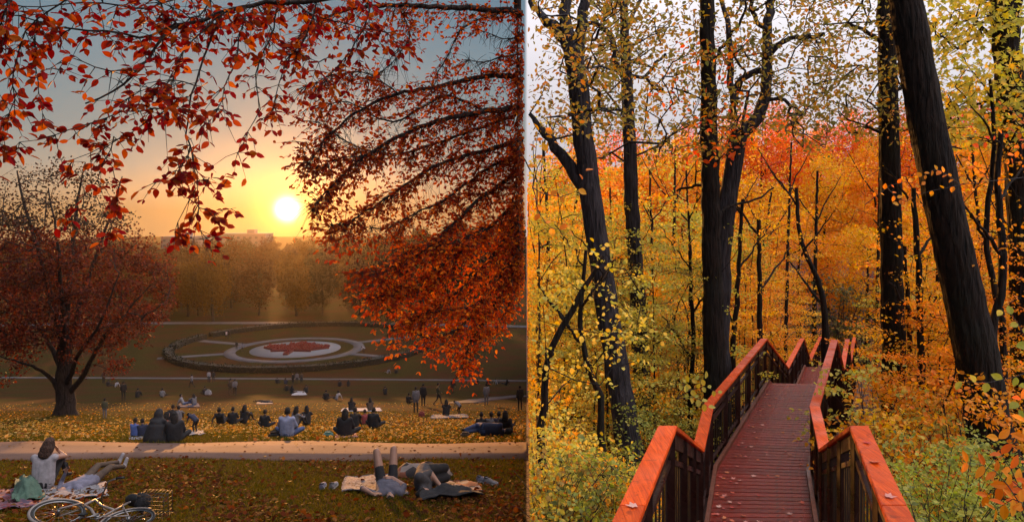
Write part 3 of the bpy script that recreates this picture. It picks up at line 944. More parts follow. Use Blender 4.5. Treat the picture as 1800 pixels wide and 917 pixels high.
def kind_broad(H=14, rx=4.5, rz=5.2, cz=9.0, ncl=150, per=64, L=0.22, cr=0.85):
    st = smooth_path([(0, 0, -.3), (0.1, 0.05, H * .2), (rng.normal(0, .2), rng.normal(0, .2), H * .5), (rng.normal(0, .3), rng.normal(0, .3), H * .82)], 14, 0.02)
    rad = np.linspace(0.24, 0.05, 14); rad[0] *= 1.5; rad[1] *= 1.15
    c = ellipsoid_centers(ncl, (0, 0, cz), (rx, rx, rz))
    tw = connect([(st, rad)], c, 0.012, 0.5, 0.12, 0.05, 0.3)
    V = clump_leaves(c, per, cr, L, 'quad', 0.8, 0.35)
    return TreeKind([(st, rad)], tw, V, 'quad')
def kind_weep(H=15):
    st = smooth_path([(0, 0, -.3), (0.2, 0, H * .3), (0, .2, H * .8)], 12, 0.03)
    rad = np.linspace(0.35, 0.08, 12)
    c = ellipsoid_centers(60, (0, 0, H * .68), (3.6, 3.6, H * .30))
    tw = connect([(st, rad)], c, 0.015, 0.5, 0.1, 0.1, 0.4)
    hang = []
    for k in c:
        for j in range(5):
            top = k + rng.normal(0, .5, 3)
            ln = rng.uniform(2, min(7, max(2.5, top[2] - 1.2)))
            m = int(ln / 0.16)
            zz = np.linspace(0, -ln, m)
            hang.append(top + np.column_stack([0.15 * np.sin(zz * 1.3 + j), 0.15 * np.cos(zz * 1.1 + j), zz]))
    hp = np.concatenate(hang) + 0
    hp = hp + rng.normal(0, .12, hp.shape)
    V = leaf_geo(hp, rng.normal(0, .5, hp.shape) + [0, 0, -1], rng.normal(size=hp.shape), rng.uniform(.2, .4, len(hp)), 'quad')
    return TreeKind([(st, rad)], tw, V, 'quad')
def kind_sapling(H=7, spread=2.0, ncl=60, per=62, L=0.082, shape='wide'):
    st = smooth_path([(0, 0, -.2), (rng.normal(0, .12), rng.normal(0, .12), H * .35), (rng.normal(0, .25), rng.normal(0, .25), H * .7), (rng.normal(0, .35), rng.normal(0, .35), H)], 16, 0.015)
    rad = np.linspace(0.045, 0.010, 16)
    c = []
    for i in range(ncl):
        h = H * (0.16 + 0.86 * rng.random())
        a = rng.uniform(0, 2 * np.pi); r = spread * (0.25 + 0.8 * rng.random()) * (1.15 - 0.75 * abs(h / H - 0.45))
        s = st[min(15, int(h / H * 15))]
        c.append([s[0] + r * math.cos(a), s[1] + r * math.sin(a), h])
    c = np.array(c)
    tw = connect([(st, rad)], c, 0.0065, 0.5, 0.14, 0.05, 0.12)
    V = clump_leaves(c, per, 0.52, L, shape, 0.22, 0.72, 0.25)
    return TreeKind([(st, rad)], tw, V, shape)
def kind_shrub(H=1.5, spread=0.9, ncl=36, per=22, L=0.068, shape='wide'):
    stems = []
    for i in range(7):
        a = rng.uniform(0, 2 * np.pi); r = spread * rng.uniform(.3, .9)
        e = np.array([r * math.cos(a), r * math.sin(a), H * rng.uniform(.6, 1)])
        stems.append((smooth_path([(0, 0, -.1), e * [.35, .35, .55], e], 7, .01), np.linspace(.012, .004, 7)))
    c = np.array([[*(spread * math.sqrt(rng.random()) * np.array([math.cos(t), math.sin(t)])), H * rng.uniform(.15, 1.05)] for t in rng.uniform(0, 6.28, ncl)])
    tw = connect(stems, c, 0.003, 0.5, .1, .05, .2)
    V = clump_leaves(c, per, 0.26, L, shape, 0.4, 0.65, 0.3)
    return TreeKind(stems, tw, V, shape)

K_broad = [kind_broad(), kind_broad(15, 4.0, 6.0, 9.5, 140), kind_broad(12, 5.0, 4.6, 7.8, 140)]
K_far = [kind_broad(18, 5.6, 8.6, 9.4, 170, 34, 0.5, 1.4), kind_broad(20, 5.0, 9.4, 10.4, 170, 34, 0.5, 1.4)]
K_weep = kind_weep()
K_sap = [kind_sapling(), kind_sapling(8.5, 2.3, 75), kind_sapling(5.0, 1.7, 46), kind_sapling(6.2, 2.1, 60)]
K_shrub = [kind_shrub(), kind_shrub(1.1, 1.0, 30), kind_shrub(1.9, 0.9, 40)]

# ------------------------------------------------------------------ far trees over the valley
far_lab = ['golden tree in the hazy wood beyond the ring garden', 'russet tree in the hazy wood beyond the ring garden',
           'dark olive tree in the hazy wood beyond the ring garden']
def at_px(px, Y):
    return (px - CX) / F * Y
far_spots = []
for Y0, pxs in ((186, range(-60, 940, 58)), (206, range(-40, 940, 46)), (238, range(-60, 950, 40)), (285, range(-60, 940, 36))):
    for px in pxs:
        far_spots.append((px + rng.uniform(-14, 14), Y0 + rng.uniform(-9, 9)))
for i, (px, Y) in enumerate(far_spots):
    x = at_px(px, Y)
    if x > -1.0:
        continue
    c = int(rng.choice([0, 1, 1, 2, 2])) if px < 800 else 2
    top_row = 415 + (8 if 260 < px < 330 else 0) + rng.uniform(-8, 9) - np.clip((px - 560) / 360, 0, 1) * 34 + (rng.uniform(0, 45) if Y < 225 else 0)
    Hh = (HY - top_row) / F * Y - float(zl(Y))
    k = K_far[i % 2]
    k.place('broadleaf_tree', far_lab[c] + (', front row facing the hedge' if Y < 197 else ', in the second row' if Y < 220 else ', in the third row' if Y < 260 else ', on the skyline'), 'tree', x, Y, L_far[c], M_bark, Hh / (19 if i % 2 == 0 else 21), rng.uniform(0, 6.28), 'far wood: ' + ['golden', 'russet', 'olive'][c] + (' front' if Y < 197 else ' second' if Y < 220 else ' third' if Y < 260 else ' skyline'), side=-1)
for px, Y, s in ((374, 173, 1.18), (330, 181, 1.0), (520, 182, 0.62), (690, 176, 0.85)):
    K_weep.place('weeping_tree', ['tall yellow weeping tree on a straight trunk behind the hedge ring', 'yellow weeping tree half hidden behind a taller one beside the ring garden',
                 'small yellow weeping tree under the setting sun', 'olive-yellow weeping tree behind the red boughs by the hedge ring'][(374, 330, 520, 690).index(px)],
                 'tree', at_px(px, Y), Y, L_far[0], M_bark, s, rng.uniform(0, 6), side=-1)

# far blocks of flats on the skyline
def flats(px0, px1, row, Y, label, floors):
    x0, x1 = at_px(px0, Y), at_px(px1, Y)
    zt = (HY - row) / F * Y; zb = ground((x0 + x1) / 2, Y) - 0.5
    t = thing('apartment_block', label, 'building', ((x0 + x1) / 2, Y, zb))
    w, h, dpt = x1 - x0, zt - zb, 14.0
    link('wall', MB().box((0, dpt / 2, h / 2), (w, dpt, h)).mesh('wall', simple('pale_concrete', (0.075, 0.075, 0.095), 0.8, 0.08, 0.3)), t)
    rf = link('roof', MB().box((0, dpt / 2, h + 0.25), (w + .6, dpt + .6, .5)).mesh('roof', simple('roof_grey', (0.10, 0.10, 0.11), 0.8)), t)
    link('lift_housing', MB().box((w * .18, dpt / 2, h + 1.6), (4.5, 5, 2.4)).mesh('lift_housing', simple('pale_concrete', (0.075, 0.075, 0.095))), rf)
    wm = MB().box((0, -0.03, 0), (1.6, 0.12, 1.3)).mesh('window', simple('dark_glass', (0.05, 0.06, 0.08), 0.15))
    nx = max(2, int(w / 3.4))
    for f_ in range(floors):
        for k in range(nx):
            link('window', wm, t, (-w / 2 + (k + .5) * w / nx, 0, h - 1.9 - 3.0 * f_))
flats(283, 338, 417, 430, 'pale low apartment block on the skyline, left of the hanging twigs', 3)
flats(372, 466, 412, 440, 'long pale apartment block on the skyline beside the sun', 3)
flats(338, 366, 421, 470, 'small pale apartment block between two longer blocks on the skyline', 2)

# ------------------------------------------------------------------ spreading maple on the lawn
MY = 45.0
mt = thing('maple_tree', 'big spreading maple with dull red leaves and a bare twiggy top standing on the lawn', 'tree', (at_px(115, MY), MY, float(zl(MY))))
def mp(px, py, dy=0.0):
    return np.array(P(px, py, MY + dy))
stems = []
def stem(pts, r0, r1, n=14):
    s = smooth_path(pts, n, 0.03); stems.append((s, np.linspace(r0, r1, n)))
stem([mp(115, 735), mp(115, 700), mp(113, 660), mp(113, 610)], 0.60, 0.36)
stems[0][1][0] *= 1.35; stems[0][1][1] *= 1.15
stem([mp(113, 640), mp(100, 560, -.5), mp(75, 460, -1), mp(45, 370, -1.5), mp(30, 300, -1.5)], .24, .04)
stem([mp(113, 615), mp(118, 520, .6), mp(128, 420, 1), mp(140, 330, 1), mp(150, 285, 1)], .26, .03)
stem([mp(114, 650), mp(135, 560, 1), mp(165, 460, 1.5), mp(195, 380, 2), mp(215, 310, 2)], .2, .03)
stem([mp(118, 695), mp(150, 655, -.5), mp(178, 600, -1.2), mp(225, 545, -2), mp(265, 500, -2)], .18, .03)
stem([mp(110, 692), mp(80, 655, -1), mp(45, 640, -2), mp(0, 625, -2.5)], .17, .03)
stem([mp(112, 660), mp(85, 600, 1.5), mp(40, 540, 2.5), mp(-10, 490, 3)], .18, .03)
stem([mp(116, 680), mp(140, 620, -2), mp(180, 560, -4), mp(210, 480, -4.5)], .15, .03)
stem([mp(112, 640), mp(110, 540, -2.5), mp(100, 430, -4), mp(85, 330, -4)], .18, .03)
cen, per = [], []
while len(cen) < 800:
    px, py = rng.uniform(-130, 310), rng.uniform(270, 668)
    dy = rng.uniform(-5, 5)
    u, v = (px - 92) / 216, (py - 478) / 206
    wdt = 1.0 if v > -0.3 else 0.78
    if (u / wdt) ** 2 + v ** 2 + (dy / 5.6) ** 2 > 1 or (py > 610 and px < 190 and rng.random() < .75):
        continue
    cen.append(mp(px, py, dy)); per.append(15 if py < 380 else 34 if py < 450 else 60)
cen = np.array(cen); per = np.array(per)
tw = connect(stems, cen, 0.012, 0.45, 0.10, 0.04, 0.3)
tv, tf = tubes_arrays(stems + tw)
child_world('trunk', mesh_fast('trunk', tv, tf, M_bark, True), mt)
rows = HY - cen[:, 2] / cen[:, 1] * F
lo = rows > 400
child_world('crown', leaves_mesh('crown', clump_leaves(cen[lo], per[lo], 0.62, 0.15, 'wide', .8, .3), 'wide', L_maple), mt, 'stuff')
child_world('upper_crown', leaves_mesh('upper_crown', clump_leaves(cen[~lo], per[~lo], 0.6, 0.15, 'wide', .8, .3), 'wide', L_maple_top), mt, 'stuff')

# ------------------------------------------------------------------ red beech boughs over the view
bt = thing('beech_tree', 'red-leaved tree whose drooping boughs frame the sunset above the lawn', 'tree', (-1.6, -2.6, ground(-1.6, -2.6)))
b_tubes = []
trunk = smooth_path([(-1.6, -2.6, ground(-1.6, -2.6) - .2), (-1.55, -2.5, 1.5), (-1.4, -2.3, 4.0), (-1.2, -2.0, 6.0)], 16, .02)
b_tubes.append((trunk, np.linspace(.34, .22, 16)))
link_limb = smooth_path([(-1.4, -2.2, 4.2), (-1.0, 1.0, 5.2), (-.55, 4.5, 5.0), (-.25, 8.0, 4.4), (-.14, 9.6, 3.4), (-.12, 10.0, 2.6)], 30, .01)
b_tubes.append((link_limb, np.linspace(.15, .05, 30)))
seam = smooth_path([(-.12, 10.0, 2.6), (-.12, 10.2, 1.5), (-.11, 10.4, 0.4), (-.11, 10.6, -0.9), (-.11, 10.7, -1.4)], 14, .0)
b_tubes.append((seam, np.linspace(.012, .005, 14)))
limb2 = smooth_path([(-1.5, -2.4, 3.4), (-2.2, 1.0, 3.9), (-2.3, 4.0, 3.3), (-2.5, 6.0, 2.3), (-2.6, 6.3, 1.85)], 24, .01)
b_tubes.append((limb2, np.linspace(.12, .03, 24)))
limb3 = smooth_path([(-1.5, -2.4, 3.0), (-4.0, 1.0, 3.6), (-4.6, 4.0, 2.9), (-4.4, 6.0, 1.95)], 20, .01)
b_tubes.append((limb3, np.linspace(.10, .03, 20)))

def spray(px, Ya, Yb, r0, r1, twl, L, dens, start=0.0, sag=0.35, dj=0.25):
    n0 = len(px)
    pts = np.array([P(p[0], p[1], Ya + (Yb - Ya) * i / (n0 - 1)) for i, p in enumerate(px)])
    ln = np.linalg.norm(np.diff(pts, axis=0), axis=1).sum()
    path = smooth_path(pts, max(8, int(ln / .10)), 0.008)
    path[:, 0] = np.minimum(path[:, 0], -0.06)
    b_tubes.append((path, np.linspace(r0, r1, len(path))))
    Ls = []
    tan = np.gradient(path, axis=0); tan = unit(tan)
    for i in range(int(start * len(path)), len(path)):
        for _ in range(rng.poisson(dens * 5.2)):
            d = tan[i] * rng.uniform(.1, .9) + rng.normal(0, .75, 3) + np.array([0, 0, -sag])
            d /= np.linalg.norm(d)
            l = twl * rng.uniform(.35, 1.1)
            k = max(3, int(l / .07))
            u = np.linspace(0, 1, k)[:, None]
            tp = path[i] + d * l * u + np.array([0, 0, -.30 * l]) * u ** 2 + rng.normal(0, .008, (k, 3)) * u
            if tp[:, 0].max() > -0.04:
                tp[:, 0] = np.minimum(tp[:, 0], 2 * -0.04 - tp[:, 0])
            b_tubes.append((tp, np.linspace(.004, .0016, k)))
            base = np.repeat(tp[1:], 2, axis=0)
            m = len(base)
            sd = np.cross(d, [0, 0, 1.0]); sd /= np.linalg.norm(sd) + 1e-6
            sg = np.where(np.arange(m) % 2 == 0, 1, -1)[:, None]
            ld = d * .7 + sg * sd * .8 + rng.normal(0, .35, (m, 3)) + [0, 0, -.25]
            nn = rng.normal(0, .6, (m, 3)) + [0, 0, .6]
            keep = rng.random(m) < .82
            Ls.append(leaf_geo(base[keep], ld[keep], nn[keep], L * rng.uniform(.6, 1.15, keep.sum()), 'oval'))
    return np.concatenate(Ls) if Ls else np.zeros((0, 6, 3))

near, right_red, right_or = [], [], []
SP = spray
# boughs hanging over the upper left
NL = 0.088
near.append(SP([(640, -15), (560, 0), (430, 12), (350, 38), (300, 48), (270, 95), (240, 125), (200, 160), (150, 182)], 6.6, 5.6, .026, .006, .30, NL, .50))
near.append(SP([(390, 22), (362, 90), (342, 155), (325, 225), (335, 265), (346, 310), (350, 365), (352, 405)], 6.2, 5.8, .011, .003, .26, NL, .42))
near.append(SP([(350, 365), (385, 372), (415, 365)], 5.8, 5.7, .004, .002, .16, NL, .35))
near.append(SP([(345, 330), (318, 385), (305, 405), (340, 420), (362, 418)], 5.8, 5.7, .004, .002, .15, NL, .40))
near.append(SP([(335, 265), (310, 300), (275, 320)], 5.8, 5.6, .004, .002, .14, NL, .32))
near.append(SP([(348, 318), (370, 312), (400, 315)], 5.8, 5.7, .003, .002, .14, NL, .3))
near.append(SP([(310, 42), (255, 65), (185, 55), (110, 50), (30, 30), (-30, 20)], 6.2, 5.4, .012, .004, .28, NL, .72))
near.append(SP([(330, -10), (250, 15), (170, 5), (80, 12), (10, 5)], 6.4, 5.6, .010, .004, .28, NL, .75))
near.append(SP([(130, -10), (60, 40), (30, 100), (22, 165), (10, 215), (5, 240)], 5.6, 5.2, .008, .003, .20, NL, .55))
near.append(SP([(20, -10), (-5, 80), (-15, 170), (-10, 250)], 5.4, 5.2, .007, .003, .22, NL, .6))
near.append(SP([(60, 60), (65, 130), (75, 200)], 5.6, 5.3, .004, .002, .10, NL, .45))
near.append(SP([(240, 125), (180, 120), (120, 100), (90, 120)], 5.8, 5.4, .007, .003, .24, NL, .6))
near.append(SP([(330, 195), (270, 190), (210, 200), (150, 218), (90, 238), (35, 250)], 5.9, 5.4, .008, .003, .17, NL, .95))
near.append(SP([(330, 170), (260, 215), (210, 245), (170, 262), (130, 280)], 5.9, 5.5, .007, .003, .17, NL, .8))
near.append(SP([(200, 240), (185, 290), (160, 330), (120, 370)], 5.7, 5.5, .005, .002, .14, NL, .35))
near.append(SP([(180, 260), (205, 320), (195, 400)], 5.7, 5.5, .004, .002, .12, NL, .22))
near.append(SP([(340, 150), (300, 140), (250, 160), (215, 180)], 5.8, 5.5, .006, .003, .22, NL, .6))
near.append(SP([(400, 20), (330, 80), (300, 150), (290, 200)], 6.0, 5.6, .008, .003, .25, NL, .7))
near.append(SP([(430, 12), (420, 80), (395, 150), (375, 200), (340, 190)], 6.3, 5.8, .008, .003, .22, NL, .55))
near.append(SP([(490, -10), (478, 60), (450, 130), (455, 190), (430, 240), (418, 268)], 6.6, 6.2, .009, .003, .20, NL, .6))
near.append(SP([(560, -10), (540, 60), (500, 110), (485, 170), (478, 200)], 7.0, 6.5, .010, .003, .22, NL, .75))
near.append(SP([(450, 5), (470, 40), (500, 80), (560, 110)], 7.0, 6.7, .008, .003, .25, NL, .75))
near.append(SP([(650, -12), (640, 50), (600, 110), (560, 160)], 7.4, 7.0, .010, .003, .26, NL, .8))
near.append(SP([(500, -10), (540, 20), (600, 40), (680, 60), (700, 85)], 7.4, 7.0, .010, .003, .25, NL, .85))
near.append(SP([(370, 0), (345, 30), (320, 20), (260, -5)], 6.3, 6.0, .008, .003, .25, NL, .8))
# boughs on the right
RL = 0.066
RB = [
 ([(918, 24), (840, 15), (760, 12), (690, 10), (600, 20), (530, 60)], 9.9, 9.0, .048, .010, .32, .55),
 ([(880, 22), (830, 40), (808, 58), (790, 90), (770, 130), (757, 165)], 9.9, 9.4, .016, .004, .26, .32),
 ([(918, 142), (880, 133), (820, 140), (760, 155), (700, 165), (640, 190), (580, 235), (545, 285)], 10.2, 9.2, .040, .006, .30, .62),
 ([(918, 188), (860, 195), (800, 205), (720, 230), (640, 275), (580, 330), (550, 365)], 10.3, 9.2, .045, .006, .34, .95),
 ([(900, 205), (840, 225), (760, 255), (690, 270), (620, 255), (560, 215)], 10.5, 9.8, .025, .005, .32, .85),
 ([(918, 245), (850, 265), (770, 290), (690, 340), (620, 385), (585, 395)], 10.5, 9.4, .035, .005, .34, 1.05),
 ([(910, 270), (850, 300), (790, 345), (730, 375), (680, 400), (640, 400)], 10.6, 9.8, .025, .005, .34, 1.0),
 ([(850, 195), (790, 170), (740, 190), (690, 215), (610, 180), (540, 190)], 10.3, 9.5, .020, .005, .28, .55),
 ([(918, 95), (880, 100), (850, 110), (825, 105)], 10, 9.6, .014, .004, .22, .7),
 ([(700, 165), (650, 130), (600, 130), (540, 150)], 9.6, 9.2, .010, .004, .28, .8),
 ([(700, 10), (720, 60), (690, 110), (650, 140)], 9.5, 9.1, .010, .004, .26, .7),
 ([(640, 275), (590, 280), (545, 295), (530, 250)], 9.4, 9.2, .008, .003, .26, .8),
 ([(918, 300), (870, 330), (820, 370), (770, 420), (720, 455), (670, 475), (635, 480)], 10.6, 9.7, .035, .004, .34, 1.0),
 ([(915, 60), (890, 70), (860, 60), (840, 50)], 10, 9.6, .010, .004, .2, .6),
 ([(916, 25), (911, 90), (914, 150), (909, 210), (912, 270)], 9.9, 10.1, .008, .003, .26, .55),
 ([(912, 240), (906, 320), (911, 400), (908, 470)], 10.2, 10.4, .007, .003, .26, .8),
]
for px, a, b, r0, r1, tl, dn in RB:
    right_red.append(SP(px, a, b, r0, r1, tl * 1.15, RL, dn * 2.9))
RO = [
 ([(918, 350), (870, 390), (810, 440), (750, 485), (700, 510), (665, 525)], 10.6, 9.8, .030, .004, .34, 1.25),
 ([(918, 380), (880, 430), (830, 490), (780, 530), (735, 555), (700, 575)], 10.6, 9.8, .028, .004, .34, 1.35),
 ([(915, 420), (890, 470), (850, 530), (800, 580), (760, 590)], 10.6, 9.9, .024, .004, .32, 1.35),
 ([(915, 440), (890, 500), (850, 560), (825, 610), (818, 640)], 10.6, 10, .020, .003, .28, 1.35),
 ([(915, 480), (900, 520), (885, 555), (865, 580)], 10.6, 10.2, .014, .003, .24, 1.1),
 ([(850, 400), (790, 430), (740, 430), (700, 450)], 10.2, 9.8, .012, .003, .32, .9),
 ([(800, 470), (740, 510), (700, 500), (650, 520)], 10.2, 9.8, .010, .003, .28, .8),
 ([(860, 520), (820, 540), (770, 545), (720, 560)], 10.2, 9.9, .010, .003, .26, 1.1),
]
for px, a, b, r0, r1, tl, dn in RO:
    right_or.append(SP(px, a, b, r0, r1, tl * 1.15, RL, dn * 2.6))
near = np.concatenate(near); right_red = np.concatenate(right_red); right_or = np.concatenate(right_or)
def thin_out(V, gaps):
    """gaps in the foliage: discs (px, py, r) of the photograph through which the sky shows"""
    px = V[:, 0, 0] / V[:, 0, 1] * F + CX; py = HY - V[:, 0, 2] / V[:, 0, 1] * F
    k = np.ones(len(V), bool)
    for gx, gy, gr in gaps:
        k &= (px - gx) ** 2 + (py - gy) ** 2 > (gr * rng.uniform(.8, 1.15, len(V))) ** 2
    return V[k]
right_red = thin_out(right_red, [(500, 372, 46), (695, 120, 34), (840, 92, 34), (880, 62, 26), (700, 225, 18), (610, 240, 20), (660, 395, 16), (760, 330, 14)])
near = thin_out(near, [(205, 150, 20), (110, 190, 22), (395, 255, 30), (260, 275, 30)])
tv, tf = tubes_arrays(b_tubes)
child_world('trunk', mesh_fast('trunk', tv, tf, M_bark, True), bt)
child_world('foliage', leaves_mesh('foliage', right_red, 'oval', L_redbrown, LEFT), bt, 'stuff')
child_world('lower_foliage', leaves_mesh('lower_foliage', right_or, 'oval', L_redor, LEFT), bt, 'stuff')
# the 300 nearest leaves in view as leaves of their own
vis = (near[:, 0, 0] / near[:, 0, 1] * F + CX > 0) & (HY - near[:, 0, 2] / near[:, 0, 1] * F > 0)
area = np.linalg.norm(np.cross(near[:, 1] - near[:, 5], near[:, 3] - near[:, 0]), axis=1) / near[:, 0, 1] ** 2
facing = np.abs(unit(np.cross(near[:, 1] - near[:, 5], near[:, 3] - near[:, 0]))[:, 1])
score = np.where(vis, area * facing, -1)
pick = np.argsort(-score)[:300]
rest = np.ones(len(near), bool); rest[pick] = False
child_world('hanging_foliage', leaves_mesh('hanging_foliage', near[rest], 'oval', L_red, LEFT), bt, 'stuff')
T6, F6 = LEAF['oval']
def leaf_frame(V):
    """unit leaf frame (location, matrix, length) from its geometry"""
    L = np.linalg.norm(V[3] - V[0]) / 1.0025
    d = (V[3] - V[0]); s = (V[1] - V[5])
    d = d / np.linalg.norm(d); s = s - d * (s @ d); s = s / np.linalg.norm(s)
    n = np.cross(d, s)
    M = Matrix(np.column_stack([d, s, n]).tolist()).to_4x4()
    return Matrix.Translation(Vector(V[0])) @ M @ Matrix.Scale(L, 4)
# finer leaf: pointed oval with a folded midrib, shared by all copies
def fine_leaf(name, mat, wid=.26):
    prof = [(0, .0), (.12, .55), (.3, .95), (.5, 1.0), (.7, .8), (.87, .4), (1, 0)]
    v = [(u, 0, -.07 * u * u) for u, _ in prof] + [(u, w * wid, .16 * w * wid * 1.6 - .07 * u * u) for u, w in prof[1:-1]] + [(u, -w * wid, .16 * w * wid * 1.6 - .07 * u * u) for u, w in prof[1:-1]]
    f = []
    for s0 in (7, 12):
        f.append((0, 1, s0)); 
        for k in range(4):
            f.append((k + 1, k + 2, s0 + k + 1, s0 + k))
        f.append((5, 6, s0 + 4))
    me = bpy.data.meshes.new(name); me.from_pydata(v, [], f); me.update()
    me.materials.append(mat)
    return me
me_leaf = fine_leaf('leaf', L_red)
L_redobj = leaf_mat('leaf_crimson_single', [(0.34, 0.05, 0.012), (0.26, 0.018, 0.012), (0.17, 0.012, 0.012), (0.50, 0.13, 0.015), (0.13, 0.010, 0.012), (0.36, 0.06, 0.012)], 0.5)
me_leaf.materials[0] = L_redobj
binv = Matrix.Translation(-Vector(bt.location))
for i in pick:
    o = link('leaf', me_leaf, bt)
    o.matrix_local = binv @ leaf_frame(near[i])

# ------------------------------------------------------------------ boardwalk in the wood
def wood_mat(name, lo, hi, rough, groove=0.0, spec=0.22, wear=None, grain=(1.0, 1.0, 1.0)):
    m, nt, lk = new_mat(name)
    b, _ = bsdf_out(nt, lk)
    t = nt.new('ShaderNodeTexCoord')
    mp_ = nt.new('ShaderNodeMapping'); mp_.inputs['Scale'].default_value = grain
    lk.new(t.outputs['Object'], mp_.inputs[0])
    n = noise_node(nt, lk, 14, 6, vec=mp_.outputs[0], dist=1.2)
    oi = nt.new('ShaderNodeObjectInfo')
    r = ramp_node(nt, lk, n.outputs[0], [(0.3, lo), (0.7, hi)])
    hs = nt.new('ShaderNodeHueSaturation')
    mr = nt.new('ShaderNodeMapRange'); lk.new(oi.outputs['Random'], mr.inputs[0]); mr.inputs[3].default_value = 0.72; mr.inputs[4].default_value = 1.2
    src = r.outputs[0]
    if wear:                                        # scuffs, stains and dark knots with shapes of their own
        for sc_, lo_, hi_, dst in ((55, .60, .68, 2.0), (7, .60, .72, .8)):
            nw = noise_node(nt, lk, sc_, 5, dist=dst)
            rw = ramp_node(nt, lk, nw.outputs[0], [(lo_, (0, 0, 0)), (hi_, (1, 1, 1))])
            mw = nt.new('ShaderNodeMix'); mw.data_type = 'RGBA'
            mm = nt.new('ShaderNodeMath'); mm.operation = 'MULTIPLY'; mm.inputs[1].default_value = .75
            lk.new(rw.outputs[0], mm.inputs[0]); lk.new(mm.outputs[0], mw.inputs[0]); lk.new(src, mw.inputs[6]); mw.inputs[7].default_value = (*wear, 1)
            src = mw.outputs[2]
    lk.new(mr.outputs[0], hs.inputs['Value']); lk.new(src, hs.inputs['Color'])
    n2 = noise_node(nt, lk, 2.2, 3)
    lk.new(hs.outputs[0], b.inputs['Base Color'])
    r2 = ramp_node(nt, lk, n2.outputs[0], [(0.35, (rough * .55,) * 3), (0.65, (min(1, rough * 1.3),) * 3)])
    lk.new(r2.outputs[0], b.inputs['Roughness']); b.inputs['Specular IOR Level'].default_value = spec
    h = n.outputs[0]
    if groove:
        w = nt.new('ShaderNodeTexWave'); w.inputs['Scale'].default_value = groove; w.bands_direction = 'X'
        w.inputs['Distortion'].default_value = 0.6
        lk.new(t.outputs['Object'], w.inputs['Vector'])
        w2 = nt.new('ShaderNodeTexWave'); w2.inputs['Scale'].default_value = 9.0; w2.bands_direction = 'Y'
        lk.new(t.outputs['Object'], w2.inputs['Vector'])
        mu = nt.new('ShaderNodeMath'); mu.operation = 'MULTIPLY'; lk.new(w.outputs[1], mu.inputs[0]); lk.new(w2.outputs[1], mu.inputs[1])
        ad = nt.new('ShaderNodeMath'); ad.operation = 'MULTIPLY_ADD'; lk.new(n.outputs[0], ad.inputs[0]); ad.inputs[1].default_value = .35; lk.new(mu.outputs[0], ad.inputs[2])
        h = ad.outputs[0]
    bump(nt, lk, h, 0.55 if groove else 0.25, 0.012, b)
    return m
M_cap = wood_mat('orange_stained_wood', (0.44, 0.042, 0.004), (0.80, 0.105, 0.009), 0.5, spec=.12, wear=(0.20, 0.026, 0.006), grain=(3.0, 0.16, 1.0))
M_dwood = wood_mat('dark_red_wood', (0.014, 0.005, 0.004), (0.035, 0.012, 0.009), 0.45)
M_plank = wood_mat('wet_red_plank', (0.13, 0.010, 0.005), (0.24, 0.025, 0.011), 0.26, groove=11.0, spec=.18, wear=(0.05, 0.010, 0.008))
M_kerb = wood_mat('worn_red_kerb', (0.12, 0.035, 0.02), (0.22, 0.07, 0.035), 0.5)
M_iron = simple('black_rod', (0.012, 0.008, 0.007), 0.4, 0.1, 40)

HW = 0.75
ST = [(1.2, 0.384, -2.91), (6.34, 2.03, -2.91), (9.6, 3.05, -4.16), (11.8, 3.75, -4.16), (17.8, 6.56, -4.16), (22.5, 8.75, -5.86),
      (27.7, 11.17, -5.86), (31.0, 12.70, -7.37), (37.0, 15.55, -7.37), (42.0, 17.9, -9.0)]
CD = [Vector((1, 0, 0))] * 3 + [Vector((0.99, -0.10, 0)).normalized()] * 7
CTR = [Vector((x, y, z)) for y, x, z in ST]
def cx_at(Y):
    return float(np.interp(Y, [s[0] for s in ST], [s[1] for s in ST]))
bw = thing('boardwalk', 'dark red stepped boardwalk with bright orange handrails going down into the autumn wood', 'boardwalk', (ST[0][1], ST[0][0], ST[0][2]))
def bpart(name, me):
    return child_world(name, me, bw)
def rail_solid(name, i, s, off0, off1, z0, z1, mat, e0=0.0, e1=1.0, mitre=0.0):
    """bar along segment i on side s between lateral offsets and heights"""
    A, B, ca, cb = CTR[i], CTR[i + 1], CD[i], CD[i + 1]
    pa, pb = A.lerp(B, e0), A.lerp(B, e1); ca_, cb_ = ca.lerp(cb, e0), ca.lerp(cb, e1)
    def sec(p, c):
        a, b = p + c * s * off0, p + c * s * off1
        return [a + Vector((0, 0, z0)), b + Vector((0, 0, z0)), b + Vector((0, 0, z1)), a + Vector((0, 0, z1))]
    return MB().hexa(sec(pa, ca_), sec(pb, cb_)).mesh(name, mat)
def bevelled(me, w=0.006):
    bm = bmesh.new(); bm.from_mesh(me)
    bmesh.ops.bevel(bm, geom=list(bm.edges), offset=w, segments=2, affect='EDGES')
    bm.to_mesh(me); bm.free()
    return me
me_post = bevelled(MB().box((0, 0, 0.5), (0.09, 0.09, 1.0)).mesh('post', M_dwood), 0.006)
me_bal = MB().box((0, 0, 0.5), (0.014, 0.014, 1.0)).mesh('baluster', M_iron)
bal_count, bal_far = 0, MB()
